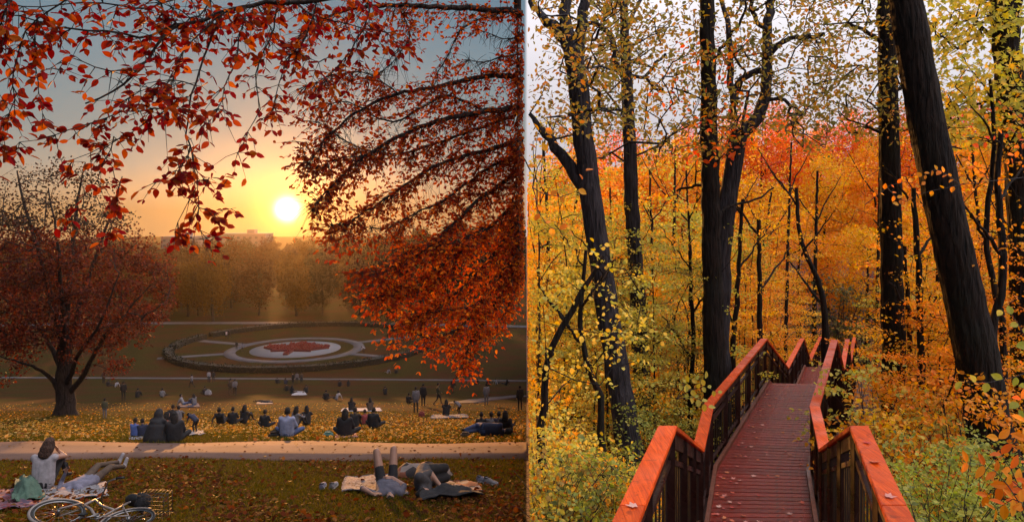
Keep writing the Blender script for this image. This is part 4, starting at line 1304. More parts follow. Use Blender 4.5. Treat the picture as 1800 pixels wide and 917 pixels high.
for s in (-1, 1):
    for i in range(len(ST) - 1):
        L = (CTR[i + 1] - CTR[i]).length
        k = max(1, round(L / 1.7))                              # boards butt-jointed
        for j in range(k):
            e0, e1 = j / k, (j + 1) / k
            bpart('cap_rail', bevelled(rail_solid('cap_rail', i, s, HW - 0.01, HW + 0.15, 1.025, 1.07, M_cap, e0 + (0.0022 / L if j else 0), e1 - (0.0022 / L if j < k - 1 else 0)), 0.005))
        bpart('fascia_rail', rail_solid('fascia_rail', i, s, HW + 0.03, HW + 0.07, 0.885, 1.022, M_dwood))
        bpart('mid_rail', rail_solid('mid_rail', i, s, HW + 0.035, HW + 0.08, 0.74, 0.79, M_dwood))
        bpart('bottom_rail', rail_solid('bottom_rail', i, s, HW + 0.035, HW + 0.08, 0.10, 0.15, M_dwood))
        bpart('stringer', rail_solid('stringer', i, s, HW + 0.005, HW + 0.055, -0.30, 0.015, M_dwood))
        bpart('kerb', rail_solid('kerb', i, s, HW - 0.06, HW + 0.0, 0.004, 0.075, M_kerb))
        nb = max(1, round(L / 1.35))
        for j in range(nb + (1 if i == len(ST) - 2 else 0)):
            u = j / nb
            p = CTR[i].lerp(CTR[i + 1], u) + CD[i].lerp(CD[i + 1], u) * s * (HW + 0.0575)
            if p.y < 2.2:
                continue
            o = bpart('post', me_post)
            gz = min(ground(p.x, p.y) - 0.2, p.z - .4)
            o.location = Vector((p.x, p.y, gz)) - bw.location
            o.scale = (1, 1, p.z + 1.022 - gz)
        n = int(L / 0.20)
        for j in range(1, n):
            u = j / n
            p = CTR[i].lerp(CTR[i + 1], u) + CD[i].lerp(CD[i + 1], u) * s * (HW + 0.0575)
            if p.y < 3.4:
                continue
            z0 = p.z + 0.13; hgt = 0.63
            if (s < 0 and 4.2 < p.y < 18.5) or (s > 0 and 4.2 < p.y < 12):
                o = bpart('baluster', me_bal); o.location = Vector((p.x, p.y, z0)) - bw.location; o.scale = (1, 1, hgt)
                bal_count += 1
            elif p.y > 4:
                bal_far.box((p.x, p.y, z0 + hgt / 2), (.016, .016, hgt))
o = bpart('far_balusters', bal_far.mesh('far_balusters', M_iron)); o['kind'] = 'stuff'
me_plank = bevelled(MB().box((0, 0, -0.02), (2 * HW - .004, 0.137, 0.04)).mesh('plank', M_plank), 0.004)
for i in range(len(ST) - 1):
    A, B = CTR[i], CTR[i + 1]
    if abs(A.z - B.z) < 0.01:
        n = int((B.y - A.y) / 0.144)
        for j in range(n):
            u = (j + .5) / n
            p = A.lerp(B, u); c = CD[i].lerp(CD[i + 1], u)
            o = bpart('plank', me_plank); o.location = p - bw.location + Vector((0, 0, random.uniform(-.0015, .0015)))
            o.rotation_euler = (0, 0, math.atan2(c.y, c.x))
        for j in range(max(1, int((B.y - A.y) / 1.8))):
            p = A.lerp(B, (j + .5) / max(1, int((B.y - A.y) / 1.8)))
            bpart('cross_beam', MB().box((p.x, p.y, p.z - .16), (2 * HW, .09, .22)).mesh('cross_beam', M_dwood))
    else:
        n = max(5, round((A.z - B.z) / 0.175))
        for j in range(n - 1):
            u = (j + 1) / n
            p = A.lerp(B, (j + .5) / n); c = CD[i].lerp(CD[i + 1], u)
            z = A.z + (B.z - A.z) * u
            tl = (B.y - A.y) / n
            o = bpart('tread', MB().box((0, 0, -.02), (2 * HW - .01, tl * .94, .04)).mesh('tread', M_plank))
            o.location = Vector((p.x, p.y + tl * .3, z)) - bw.location
            o.rotation_euler = (0, 0, math.atan2(c.y, c.x))

# leaves fallen on the boards and rails
def flat_leaf(name, mat):
    T = LEAF['maple'][0]
    v = [(a - .45, b * 1.05, max(0.0, abs(c)) * 1.3 + .03) for a, b, c in T] + [(-.9, .04, .12), (-.45, .012, .05)]
    f = [(0, 1, 2), (0, 2, 3), (0, 3, 4), (0, 4, 5), (0, 5, 6), (0, 6, 7), (0, 7, 8), (0, 8, 9), (0, 10, 11)]
    me = bpy.data.meshes.new(name); me.from_pydata(v, [], f); me.update(); me.materials.append(mat)
    return me
L_deck = leaf_mat('leaf_on_boards', [(0.60, 0.30, 0.24), (0.62, 0.12, 0.08), (0.70, 0.44, 0.34), (0.58, 0.20, 0.08), (0.52, 0.06, 0.05), (0.68, 0.38, 0.30)], 0.15)
me_fl = flat_leaf('fallen_leaf', L_deck)
fl = []
for k in range(85):
    Y = 9.75 + 7.0 * rng.random() ** 1.9
    off = rng.uniform(-.66, .66)
    if rng.random() < .45:
        off = -rng.uniform(.35, .68)
    fl.append((cx_at(Y) + off, Y, -4.16 + .012, 'small withered maple leaf lying flat on the wet boardwalk planks', 'leaves fallen on the boardwalk planks'))
for s, Y, zz in ((1, 5.4, -1.835), (1, 5.85, -1.835), (1, 4.75, -1.835), (-1, 4.6, -1.835)):
    c = cx_at(Y) + s * (HW + .07)
    fl.append((c, Y, zz, 'small withered leaf stuck on the wet orange handrail', 'leaves stuck on the orange handrail'))
for x, Y, z, lab, g in fl:
    o = link('fallen_leaf', me_fl, None, (x, Y, z))
    o.rotation_euler = (rng.normal(0, .10), rng.normal(0, .10), rng.uniform(0, 6.28)); o.scale = (rng.uniform(.045, .085),) * 3
    tag(o, lab, 'leaf', g)

# ------------------------------------------------------------------ tall trunks of the wood
def traced(name, label, Y, pts, limbs=(), box=None, ncl=0, per=10, L=.14, mat=None, bark=M_barkwet, shape='oval', dep=3.0, cr=.45, group=None, flat=.6, jit=.012):
    """pts / limbs: rows of (px, py, width px); the trunk goes on down to the ground"""
    def wp(p, dy=0.0):
        return np.array(P(p[0], p[1], Y + dy))
    last, prev = wp(pts[-1]), wp(pts[-2])
    d = unit(last - prev)
    if d[2] > -.3 or name in ('young_tree', 'pole_tree'):
        d = np.array([0, 0, -1.0])
    gz = ground(last[0], Y) - .3
    base = last + d * max(0.05, (gz - last[2]) / d[2])
    base[2] = gz
    w = [p[2] / F * Y / 2 for p in pts]
    path = [wp(p) for p in pts]
    if last[2] > gz + .2:
        path.append(base); w.append(w[-1] * 1.3)
    path, w = path[::-1], w[::-1]
    t = thing(name, label, 'tree', tuple(base), group=group)
    n = max(16, int(np.linalg.norm(np.array(path[0]) - path[-1]) / .3))
    sp = smooth_path(path, n, jit)
    dd = np.r_[0, np.cumsum(np.linalg.norm(np.diff(np.array(path), axis=0), axis=1))]
    rad = np.interp(np.linspace(0, dd[-1], n), dd, w) * (1 + rng.normal(0, .02, n))
    ns = 56 if max(w) > .15 else 18 if max(w) > .08 else 8
    if ns == 56:                                   # furrowed bark as relief
        n2 = n * 4
        sp = np.column_stack([np.interp(np.linspace(0, n - 1, n2), np.arange(n), sp[:, k]) for k in range(3)])
        rad = np.interp(np.linspace(0, n - 1, n2), np.arange(n), rad)
    tv, tf = tubes_arrays([(sp, rad)], ns)
    if ns == 56:
        ang = np.arange(56) * 2 * np.pi / 56
        ll = np.linspace(0, 1, n2)[:, None] * 40
        h = sum(np.abs(np.sin(ang * k_ / 2 + 1.7 * np.sin(ll * f_ + p_) + p_)) for k_, f_, p_ in ((13, .31, .2), (19, .47, 1.9), (29, .83, 4.1)))
        h = h + rng.normal(0, .18, (n2, 56))
        c3 = sp[:, None]
        q3 = tv.reshape(n2, 56, 3)
        tv = (c3 + (q3 - c3) * (1 + .045 * (h - 1.9))[..., None]).reshape(-1, 3)
    child_world('trunk', mesh_fast('trunk', tv, tf, bark, True), t)
    st = [(sp, rad)]
    for lm in limbs:
        k = len(lm)
        dy = rng.uniform(-1.2, 1.2)
        q = [wp(p, dy * i / (k - 1)) for i, p in enumerate(lm)]
        rr = np.interp(np.linspace(0, 1, 3 * k), np.linspace(0, 1, k), [p[2] / F * Y / 2 for p in lm])
        s_ = smooth_path(q, 3 * k, .02)
        tv, tf = tubes_arrays([(s_, rr)], 8)
        child_world('limb', mesh_fast('limb', tv, tf, bark, True), t)
        st.append((s_, rr))
    if ncl:
        c = []
        while len(c) < ncl:
            px, py = rng.uniform(box[0], box[2]), rng.uniform(box[1], box[3])
            q = wp((px, py), rng.uniform(-dep, dep))
            if q[0] > 0.15:
                c.append(q)
        c = np.array(c)
        tw = connect(st, c, .0055, .5, .16, .06, .25)
        tw = [(p, r) for p, r in tw if p[:, 0].min() > .03]
        tv, tf = tubes_arrays(tw)
        child_world('branches', mesh_fast('branches', tv, tf, bark, True), t, 'stuff')
        child_world('crown', leaves_mesh('crown', clump_leaves(c, per, cr, L, shape, flat, .5), shape, mat, RIGHT), t, 'stuff')
    return t
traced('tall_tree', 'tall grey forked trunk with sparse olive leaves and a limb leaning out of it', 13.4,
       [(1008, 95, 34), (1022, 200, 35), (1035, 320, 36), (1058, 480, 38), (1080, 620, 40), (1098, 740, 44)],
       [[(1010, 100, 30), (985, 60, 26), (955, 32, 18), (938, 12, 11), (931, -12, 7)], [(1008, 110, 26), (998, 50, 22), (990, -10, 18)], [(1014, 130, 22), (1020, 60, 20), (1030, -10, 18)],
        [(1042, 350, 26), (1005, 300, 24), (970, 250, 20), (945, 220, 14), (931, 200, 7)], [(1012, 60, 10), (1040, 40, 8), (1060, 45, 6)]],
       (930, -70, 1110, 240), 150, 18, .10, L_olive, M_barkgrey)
traced('tall_tree', 'slim grey trunk with a crooked side limb behind the forked one', 16.5,
       [(1095, -10, 14), (1098, 60, 16), (1102, 150, 20), (1107, 270, 23), (1112, 380, 25), (1120, 500, 26), (1125, 620, 28)],
       [[(1100, 140, 14), (1080, 105, 12), (1072, 60, 11), (1045, 42, 8)], [(1098, 60, 10), (1115, 20, 8), (1130, -10, 6)], [(1103, 130, 7), (1130, 135, 6), (1170, 95, 5)]],
       (1040, -70, 1240, 280), 200, 18, .115, L_olive, M_barkgrey)
traced('tall_tree', 'straight dark trunk standing left of the boardwalk bend', 15,
       [(1243, -20, 24), (1245, 120, 26), (1247, 260, 30), (1250, 400, 31), (1254, 520, 34), (1258, 640, 39), (1260, 690, 44)],
       [[(1248, 115, 7), (1275, 80, 6), (1300, 40, 5), (1310, 0, 4)], [(1250, 330, 6), (1225, 325, 5), (1190, 335, 4)], [(1253, 380, 6), (1290, 360, 5), (1330, 350, 4), (1360, 330, 3)]],
       (1180, 60, 1320, 300), 40, 9, .12, L_scarlet, M_barkwet)
traced('tall_tree', 'leaning forked grey trunk growing close behind the straight dark one', 15.8,
       [(1300, 230, 30), (1290, 290, 30), (1275, 380, 32), (1266, 460, 36), (1262, 560, 40), (1262, 680, 42)],
       [[(1300, 240, 22), (1325, 215, 22), (1342, 190, 20), (1350, 130, 19), (1348, 60, 17), (1360, -10, 15)], [(1342, 125, 12), (1310, 135, 12), (1295, 160, 13), (1285, 210, 14)],
        [(1290, 180, 14), (1283, 110, 12), (1280, 40, 10), (1265, -10, 8)], [(1350, 100, 10), (1380, 70, 9), (1420, 65, 8), (1450, 60, 7)], [(1350, 60, 9), (1325, 25, 8), (1320, -10, 7)]],
       (1240, -80, 1470, 260), 230, 19, .105, L_olive, M_barkgrey)
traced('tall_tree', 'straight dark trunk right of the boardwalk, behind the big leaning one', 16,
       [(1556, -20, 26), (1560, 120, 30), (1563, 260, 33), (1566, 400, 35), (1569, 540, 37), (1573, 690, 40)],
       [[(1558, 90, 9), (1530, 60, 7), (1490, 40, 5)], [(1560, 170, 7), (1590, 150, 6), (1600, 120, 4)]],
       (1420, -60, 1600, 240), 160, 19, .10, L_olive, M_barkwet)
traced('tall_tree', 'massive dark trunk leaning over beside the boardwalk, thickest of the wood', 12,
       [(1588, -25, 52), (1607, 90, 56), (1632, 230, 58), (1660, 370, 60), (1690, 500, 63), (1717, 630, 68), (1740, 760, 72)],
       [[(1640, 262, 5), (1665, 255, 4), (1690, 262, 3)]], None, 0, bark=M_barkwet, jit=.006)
traced('tall_tree', 'dark trunk with yellow-green leaves rising beside the thickest leaning trunk', 15,
       [(1762, -25, 40), (1770, 80, 42), (1780, 190, 44), (1790, 310, 40), (1795, 420, 40), (1800, 540, 42)],
       [[(1782, 130, 12), (1786, 60, 10), (1792, -10, 9)], [(1772, 90, 9), (1740, 60, 7), (1700, 20, 5)], [(1780, 200, 8), (1740, 180, 6), (1690, 190, 4)]],
       (1640, -70, 1815, 250), 170, 18, .12, L_yelgreen, M_barkwet, shape='maple', dep=2.0)
thin = [
 ('thin dark pole tree standing beside the first orange handrail bend', 18, [(1306, 350, 6), (1300, 440, 7), (1294, 540, 9), (1288, 620, 10)]),
 ('thin dark pole tree standing left of the handrail peak', 21, [(1334, 385, 7), (1335, 480, 8), (1336, 590, 10)]),
 ('slender dark trunk between the straight dark trunk and the leaning giant', 15, [(1606, 330, 8), (1612, 420, 10), (1617, 540, 11), (1620, 690, 13)]),
 ('pair-mate slender trunk close to the straight dark trunk', 16.5, [(1590, 430, 7), (1597, 560, 8), (1600, 700, 10)]),
 ('crooked dark sapling right of the leaning giant', 13, [(1760, 230, 8), (1752, 330, 11), (1762, 420, 13), (1758, 520, 14), (1745, 600, 14)]),
 ('second crooked sapling twisting behind the leaning giant', 14, [(1740, 140, 5), (1748, 260, 8), (1735, 390, 9), (1740, 470, 10), (1762, 560, 11), (1765, 650, 11)]),
 ('crooked leaning sapling with bare forks at the edge of the wood', 9.5, [(1060, 450, 6), (1028, 500, 9), (1000, 545, 11), (968, 620, 12), (955, 690, 13), (953, 780, 14)]),
 ('wavy dark sapling in front of the forked trunk', 11, [(1030, 440, 6), (1022, 510, 8), (1018, 570, 9), (1040, 660, 11), (1058, 720, 12)]),
 ('thin upright sapling with dark stem left of the straight dark trunk', 16, [(1212, 440, 5), (1216, 520, 7), (1218, 600, 8), (1214, 680, 9)]),
 ('thin straight sapling near the far stairs', 30, [(1400, 330, 6), (1408, 420, 7), (1440, 500, 9), (1450, 560, 11)]),
]
for lab, Y, pts in thin:
    x0 = min(p[0] for p in pts); x1 = max(p[0] for p in pts)
    lim = []
    for k in range(3):
        a = pts[k % (len(pts) - 1)]
        sg = 1 if k % 2 else -1
        lim.append([(a[0], a[1] + 30, a[2] * .6), (a[0] + sg * 25, a[1] - 5, a[2] * .45), (a[0] + sg * 55, a[1] - 45, a[2] * .25)])
    traced('young_tree', lab, Y, pts, lim, (max(932, x0 - 90), pts[0][1] - 40, x1 + 90, pts[-1][1] - 60), 26, 14, .068,
           L_yelgreen if x0 < 1230 else [L_gold, L_orange][len(lab) % 2], M_barkwet, 'wide', 1.2, .34, flat=.35)

for px_, Y_, top_, w_ in ((958, 30, 250, 9), (1150, 26, 300, 7), (1178, 33, 270, 8), (1285, 36, 300, 8), (1352, 40, 330, 7), (1380, 34, 250, 7), (1430, 46, 300, 8), (1475, 40, 310, 7), (1520, 30, 280, 8), (1540, 36, 260, 7),
                          (1640, 26, 300, 9), (1665, 34, 280, 8), (1715, 22, 240, 9), (1785, 20, 330, 10), (1010, 38, 300, 7), (1070, 24, 330, 7), (1205, 22, 300, 7)):
    gp = HY - ground(at_px(px_, Y_), Y_) / Y_ * F
    if abs(at_px(px_, Y_) - cx_at(Y_)) < 1.6 and Y_ < 42:
        continue
    j1, j2 = rng.uniform(-12, 12, 2)
    pts = [(px_ + j1, top_, w_ * .45), (px_ + j2, top_ * .6 + gp * .4, w_ * .75), (px_, gp - 25, w_)]
    lim = [[(px_ + j2 * .5 + j1 * .5, top_ + 90, w_ * .4), (px_ + sg * 22, top_ + 55, w_ * .3), (px_ + sg * 48, top_ + 10, w_ * .15)] for sg in (-1, 1)]
    traced('pole_tree', 'thin dark pole tree among the coloured maples of the wood', Y_, pts, lim, (max(936, px_ - 70), top_ - 60, px_ + 70, top_ + 120), 22, 10, .11, L_gold if px_ > 1250 else L_yelgreen, M_barkwet, 'wide', 1.5, .4, group='thin pole trees in the wood', flat=.4)
# ------------------------------------------------------------------ wood behind: crowns, understorey, shrubs
NAMEC = {id(L_orange): 'orange', id(L_scarlet): 'scarlet', id(L_gold): 'golden', id(L_yelgreen): 'yellow-green', id(L_olive): 'olive', id(L_green): 'green',
         id(L_lime): 'lime green', id(L_dkgreen): 'grey-green'}
def bg(px, Y, mat, k, sc):
    x = at_px(px, Y)
    c = NAMEC[id(mat)]
    if Y > 52:
        want = 262 + rng.uniform(-28, 45) if Y > 78 else 300 + rng.uniform(-30, 50)
        sc = max(sc, min(2.0, ((HY - want) / F * Y - ground(x, Y)) / 13.6))
    wh = 'just beyond the last boardwalk stairs' if Y < 52 else 'halfway back in the wood' if Y < 78 else 'on the hilltop behind the wood'
    K_broad[k].place('maple_tree', f'{c} crowned maple ' + wh, 'tree', x, Y, mat, M_barkwet, sc, rng.uniform(0, 6), f'{c} maples ' + wh, side=1)
for Y0, step, mats, sc in ((38, 150, (L_gold, L_orange, L_yelgreen), .62), (47, 112, (L_orange, L_gold, L_orange), .78), (57, 95, (L_orange, L_gold, L_orange), .95),
                           (70, 80, (L_orange, L_gold, L_scarlet, L_orange), 1.05), (88, 72, (L_orange, L_scarlet, L_gold), 1.05), (112, 66, (L_orange, L_scarlet), 1.1)):
    for px in np.arange(940 + step * .2, 1860, step):
        p_, Yj = px + rng.uniform(-.3, .3) * step, Y0 + rng.uniform(-4, 4)
        m = mats[int(rng.integers(len(mats)))]
        if p_ < 1240 and Y0 < 52:
            m = [L_yelgreen, L_olive, L_yelgreen, L_gold][int(rng.integers(4))]
        if abs(at_px(p_, Yj) - cx_at(Yj)) < 3.5 and Yj < 46:
            continue
        bg(p_, Yj, m, int(rng.integers(3)), sc * rng.uniform(.88, 1.1))
def zone(n, px0, px1, Y0, Y1, mats, kinds, name, phrase, cat, sc=(.8, 1.15), gap=1.9, floor=None):
    k = 0; tries = 0
    while k < n and tries < 2000:
        tries += 1
        Y = rng.uniform(Y0, Y1); px = rng.uniform(px0, px1); x = at_px(px, Y)
        if abs(x - cx_at(Y)) < gap:
            continue
        m = mats[int(rng.integers(len(mats)))]
        c = NAMEC[id(m)]
        K = kinds[int(rng.integers(len(kinds)))]
        K.place(name, f'{c} leaved {phrase}', cat, x, Y, m, M_barkwet if cat == 'tree' else M_twig, rng.uniform(*sc), rng.uniform(0, 6.28), f'{c} {phrase}', side=1)
        k += 1
zone(13, 940, 1235, 13, 19, (L_yelgreen, L_olive, L_yelgreen, L_gold), K_sap, 'sapling', 'understorey sapling left of the boardwalk', 'tree', (.55, .8), 2.6)
zone(24, 935, 1260, 19, 34, (L_yelgreen, L_orange, L_gold, L_olive, L_gold), K_sap, 'sapling', 'understorey sapling further left of the boardwalk', 'tree', (.7, 1.05), 2.8)
zone(14, 1270, 1480, 30, 42, (L_gold, L_orange, L_orange), K_sap, 'sapling', 'understorey sapling beyond the boardwalk', 'tree', (.8, 1.1), 2.8)
zone(10, 1560, 1800, 13, 18, (L_gold, L_orange, L_gold), K_sap, 'sapling', 'understorey sapling right of the boardwalk', 'tree', (.5, .75), 2.8)
zone(20, 1530, 1810, 18, 34, (L_gold, L_orange, L_yelgreen, L_gold), K_sap, 'sapling', 'understorey sapling further right of the boardwalk', 'tree', (.7, 1.05), 3.0)
zone(15, 935, 1120, 7.4, 11, (L_green, L_yelgreen, L_lime, L_gold, L_green), K_shrub, 'shrub', 'shrub beside the orange handrail', 'shrub', (.55, .85), 1.5)
zone(14, 940, 1230, 11, 17, (L_yelgreen, L_gold, L_green, L_olive), K_shrub, 'shrub', 'shrub below the forked trunks', 'shrub', (.7, 1.1), 1.7)
zone(14, 1590, 1810, 7.6, 11, (L_lime, L_green, L_lime, L_gold), K_shrub, 'shrub', 'shrub at the foot of the leaning giant', 'shrub', (.5, .8), 1.6)
zone(16, 1500, 1810, 11, 18, (L_gold, L_gold, L_orange, L_yelgreen), K_shrub, 'shrub', 'shrub on the slope right of the boardwalk', 'shrub', (.8, 1.3), 1.7)
zone(8, 1390, 1530, 43, 50, (L_dkgreen, L_dkgreen, L_olive), K_shrub, 'shrub', 'bush beyond the last stairs', 'shrub', (1.8, 2.8), 0.0)
for Yq_, kd, mm in ((6.6, K_shrub, L_green), (7.4, K_shrub, L_olive), (8.3, K_shrub, L_yelgreen), (9.4, K_shrub, L_green), (10.6, K_shrub, L_yelgreen), (12, K_shrub, L_yelgreen), (13.5, K_shrub, L_olive), (15, K_sap, L_yelgreen), (17, K_sap, L_yelgreen),
                    (19.5, K_sap, L_yelgreen), (22, K_sap, L_olive), (25, K_sap, L_gold), (29, K_sap, L_olive), (34, K_sap, L_orange), (40, K_broad, L_gold), (48, K_broad, L_orange), (60, K_broad, L_orange)):
    ci = NAMEC[id(mm)]
    wh = 'shrub' if kd is K_shrub else 'sapling' if kd is K_sap else 'maple_tree'
    kd[int(rng.integers(3))].place(wh, f'{ci} leaved {wh.replace("_", " ")} at the very edge of the wood beside the lawn', 'shrub' if wh == 'shrub' else 'tree', rng.uniform(.18, .32) + (.3 if kd is K_broad else 0), Yq_, mm, M_twig, rng.uniform(.7, 1.0), rng.uniform(0, 6), f'{ci} edge {wh}', side=1)
zone(12, 1500, 1660, 9.5, 13, (L_gold, L_gold, L_orange, L_yelgreen), K_shrub, 'shrub', 'shrub behind the right handrail', 'shrub', (.8, 1.2), 1.5)
# litter on the forest floor
n = 26000
Yq = rng.uniform(6, 34, n); xq = rng.uniform(0.05, 1, n) * (Yq * .70 + .5)
zq = zr(xq, Yq)
offb = np.abs(xq - np.interp(Yq, [s[0] for s in ST], [s[1] for s in ST])) > .9
pos = np.column_stack([xq, Yq, zq + .02])[offb]
V = leaf_geo(pos, rng.normal(size=pos.shape) * [1, 1, .25], rng.normal(0, .3, pos.shape) + [0, 0, 1], rng.uniform(.06, .13, len(pos)), 'wide')
tag(link('leaf_litter', leaves_mesh('leaf_litter', V, 'wide', L_litter, RIGHT), kind='stuff'), 'brown and orange leaf litter covering the forest floor', 'leaf litter')

# foreground sprigs whose leaves can be picked apart
def sprig(name, label, cat, stems_px, Y, mat, L, nleaf, wid, pair=True, sp=.35):
    b = stems_px[0][0]
    base = P(b[0], b[1], Y)
    t = thing(name, label, cat, tuple(base))
    me = fine_leaf('leaf', mat, wid)
    tb = []
    inv = Matrix.Translation(-base)
    for st_ in stems_px:
        dy = rng.uniform(-.25, .25)
        q = smooth_path([np.array(P(p[0], p[1], Y + dy)) for p in st_], nleaf + 2, .006)
        tb.append((q, np.linspace(.007, .002, len(q))))
        tn = unit(np.gradient(q, axis=0))
        for i in range(2, len(q)):
            for s in ((-1, 1) if pair else ((-1) ** i,)):
                d = Vector(tn[i]); side = Vector((0.25, -1, 0.1)).cross(d).normalized()
                dd = (d * .55 + side * s * .85 + Vector(rng.normal(0, .16, 3)) + Vector((0, 0, -.12))).normalized()
                nn = Vector((0, -.75, .65)) + Vector(rng.normal(0, sp, 3)); nn = (nn - dd * nn.dot(dd)).normalized()
                ss = nn.cross(dd)
                M = Matrix((dd, ss, nn)).transposed().to_4x4()
                o = link('leaf', me, t)
                o.matrix_local = inv @ Matrix.Translation(Vector(q[i])) @ M @ Matrix.Scale(L * rng.uniform(.7, 1.15), 4)
    tv, tf = tubes_arrays(tb)
    child_world('stem', mesh_fast('stem', tv, tf, M_twig, True), t)
L_sumac = leaf_mat('leaves_bright_orange', [(0.82, 0.25, 0.012), (0.76, 0.18, 0.010), (0.84, 0.34, 0.02), (0.70, 0.14, 0.010)], .4)
sprig('sumac_plant', 'bright orange feathered leaf plant by the foot of the leaning giant', 'plant',
      [[(1812, 935), (1790, 850), (1760, 800), (1755, 770)], [(1812, 935), (1770, 850), (1725, 815), (1700, 812)], [(1812, 935), (1800, 860), (1775, 845), (1735, 870)], [(1812, 935), (1806, 800), (1800, 740), (1795, 700)],
       [(1812, 935), (1795, 880), (1770, 880), (1750, 895)]], 6.2, L_sumac, .135, 5, .22)
sprig('hanging_twig', 'lime green twig reaching across the leaning giant', 'twig',
      [[(1830, 640), (1790, 660), (1750, 672), (1690, 670)], [(1830, 640), (1805, 600), (1785, 560), (1760, 545)], [(1830, 640), (1800, 690), (1790, 720)]], 6.6, L_lime, .105, 5, .34, False)
sprig('leafy_twig', 'orange and yellow twig hanging at the edge of the wood', 'twig',
      [[(936, 330), (950, 280), (975, 250), (1000, 225)], [(936, 330), (945, 370), (970, 400), (1000, 405)], [(936, 330), (945, 240), (960, 225)], [(936, 330), (975, 345), (1015, 335), (1030, 300)]], 7.5, L_orange, .085, 6, .34, False)
sprig('leafy_twig', 'orange twig spreading in front of the leaning giant trunk', 'twig',
      [[(1520, 360), (1560, 330), (1590, 320), (1620, 325)], [(1560, 330), (1580, 350), (1610, 355)]], 10, L_orange, .08, 9, .34, False)
sprig('leafy_twig', 'long bare-ended twig with orange leaves crossing the leaning giant', 'twig',
      [[(1800, 312), (1750, 318), (1690, 325), (1640, 335), (1580, 360)], [(1690, 325), (1650, 300), (1620, 310)], [(1740, 318), (1710, 290), (1695, 275)]], 9, L_orange, .075, 10, .34, False)
sprig('leafy_twig', 'scarlet leaved twig by the dark trunk with yellow-green leaves', 'twig',
      [[(1815, 230), (1780, 195), (1760, 185), (1735, 200)], [(1815, 230), (1775, 235), (1745, 240), (1715, 265)], [(1815, 230), (1790, 260), (1770, 290)]], 8.5, L_scarlet, .075, 9, .34, False)
sprig('leafy_twig', 'yellow twig standing out against the straight dark trunk by the handrail', 'twig',
      [[(1190, 700), (1215, 685), (1240, 680), (1262, 690)], [(1190, 700), (1225, 700), (1245, 715)], [(1190, 700), (1210, 670), (1240, 665)]], 10.5, L_yelgreen, .10, 7, .34, False)
def leaf_shrub(label, px, Y, mat, H, spread, nst, nl, L):
    x = at_px(px, Y)
    z = ground(x, Y)
    t = thing('shrub', label, 'shrub', (x, Y, z))
    me = fine_leaf('leaf', mat, .34)
    tb = []
    for i in range(nst):
        a = rng.uniform(0, 6.28); r = spread * rng.uniform(.3, 1)
        e = np.array([r * math.cos(a), r * math.sin(a) * .7, H * rng.uniform(.55, 1.05)])
        q = smooth_path([(0, 0, -.1), e * [.3, .3, .6], e], nl + 3, .01)
        tb.append((q, np.linspace(.008, .002, len(q))))
        tn = unit(np.gradient(q, axis=0))
        for j in range(3, len(q)):
            for s in (-1, 1):
                if rng.random() < .15:
                    continue
                aa = rng.uniform(0, 6.28)
                dd = (Vector(tn[j]) * .4 + Vector((math.cos(aa), math.sin(aa), -.1))).normalized()
                nn = Vector((0, -.3, 1)) + Vector(rng.normal(0, .35, 3)); nn = (nn - dd * nn.dot(dd)).normalized(); ss = nn.cross(dd)
                o = link('leaf', me, t)
                if q[j][0] + x < 0.15:
                    bpy.data.objects.remove(o); continue
                o.matrix_local = Matrix.Translation(Vector(q[j])) @ Matrix((dd, ss, nn)).transposed().to_4x4() @ Matrix.Scale(L * rng.uniform(.65, 1.15), 4)
    tv, tf = tubes_arrays(tb)
    link('stem', mesh_fast('stem', tv, tf, M_twig, True), t)
leaf_shrub('lime green broad-leaved shrub between the right handrail and the orange feathered plant', 1690, 7.6, L_lime, 1.45, .75, 13, 7, .085)
leaf_shrub('low green broad-leaved shrub close against the right handrail', 1625, 7.4, L_green, 1.2, .5, 9, 6, .08)
leaf_shrub('yellow-green broad-leaved shrub at the foot of the left handrail', 1075, 7.6, L_lime, 1.25, .5, 11, 6, .08)
leaf_shrub('mixed gold broad-leaved shrub behind the left handrail', 1010, 8.2, L_gold, 1.3, .6, 9, 6, .085)
leaf_shrub('dark green broad-leaved shrub at the edge of the wood', 975, 7.4, L_green, 1.2, .55, 11, 6, .085)

# ------------------------------------------------------------------ people on the lawn
# people on the slope beyond the path
G1 = 'small children sitting by the path'
pp(236, 769, 'cross', -15, 'small child in a blue shirt sitting on the grass by the path', top='blue', scale=.66)
pp(250, 769, 'cross', 20, 'small child in dark clothes sitting next to a child in blue', top='navy', scale=.64)
pp(274, 775, 'knees', -10, 'person in a black robe and headscarf sitting upright by the path', top='black', robe=True, scale=1.02)
pp(307, 775, 'cross', 25, 'broad person in black sitting next to a black robed figure', bulk=1.3, robe=False, hair='long', scale=.93)
pp(290, 768, 'cross', -40, 'person in red between two black clad sitters by the path', top='red', bottom='brown', hair='long', scale=.86)
pp(302, 741, 'knees', 0, 'person in black sitting behind the black robed group', scale=.95)
pp(313, 741, 'knees', 10, 'person in a grey top sitting behind the black robed group', top='grey', scale=.9)
pp(343, 763, 'bend', 70, 'person in dark clothes crouching over a blanket right of the robed group', top='navy', scale=.58)
pp(322, 712, 'lean', -80, 'person in a pale top reclining on a mat in blue jeans', top='palegrey', bottom='denim', scale=1.0)
pp(342, 712, 'knees', 60, 'person in grey sitting at the end of a dark mat', top='grey', bottom='denim', hair='long')
pp(388, 747, 'lean', 0, 'dark clad person leaning back on one hand, first of three sitting on golden leaves', hair='short', scale=.98)
pp(409, 746, 'cross', 10, 'dark clad person sitting between two others on golden leaves', scale=.92)
pp(427, 745, 'knees', -20, 'long-haired dark clad person, last of three sitting on golden leaves', hair='long')
pp(465, 753, 'cross', 0, 'lone dark clad person sitting on golden leaves near the path', scale=.85)
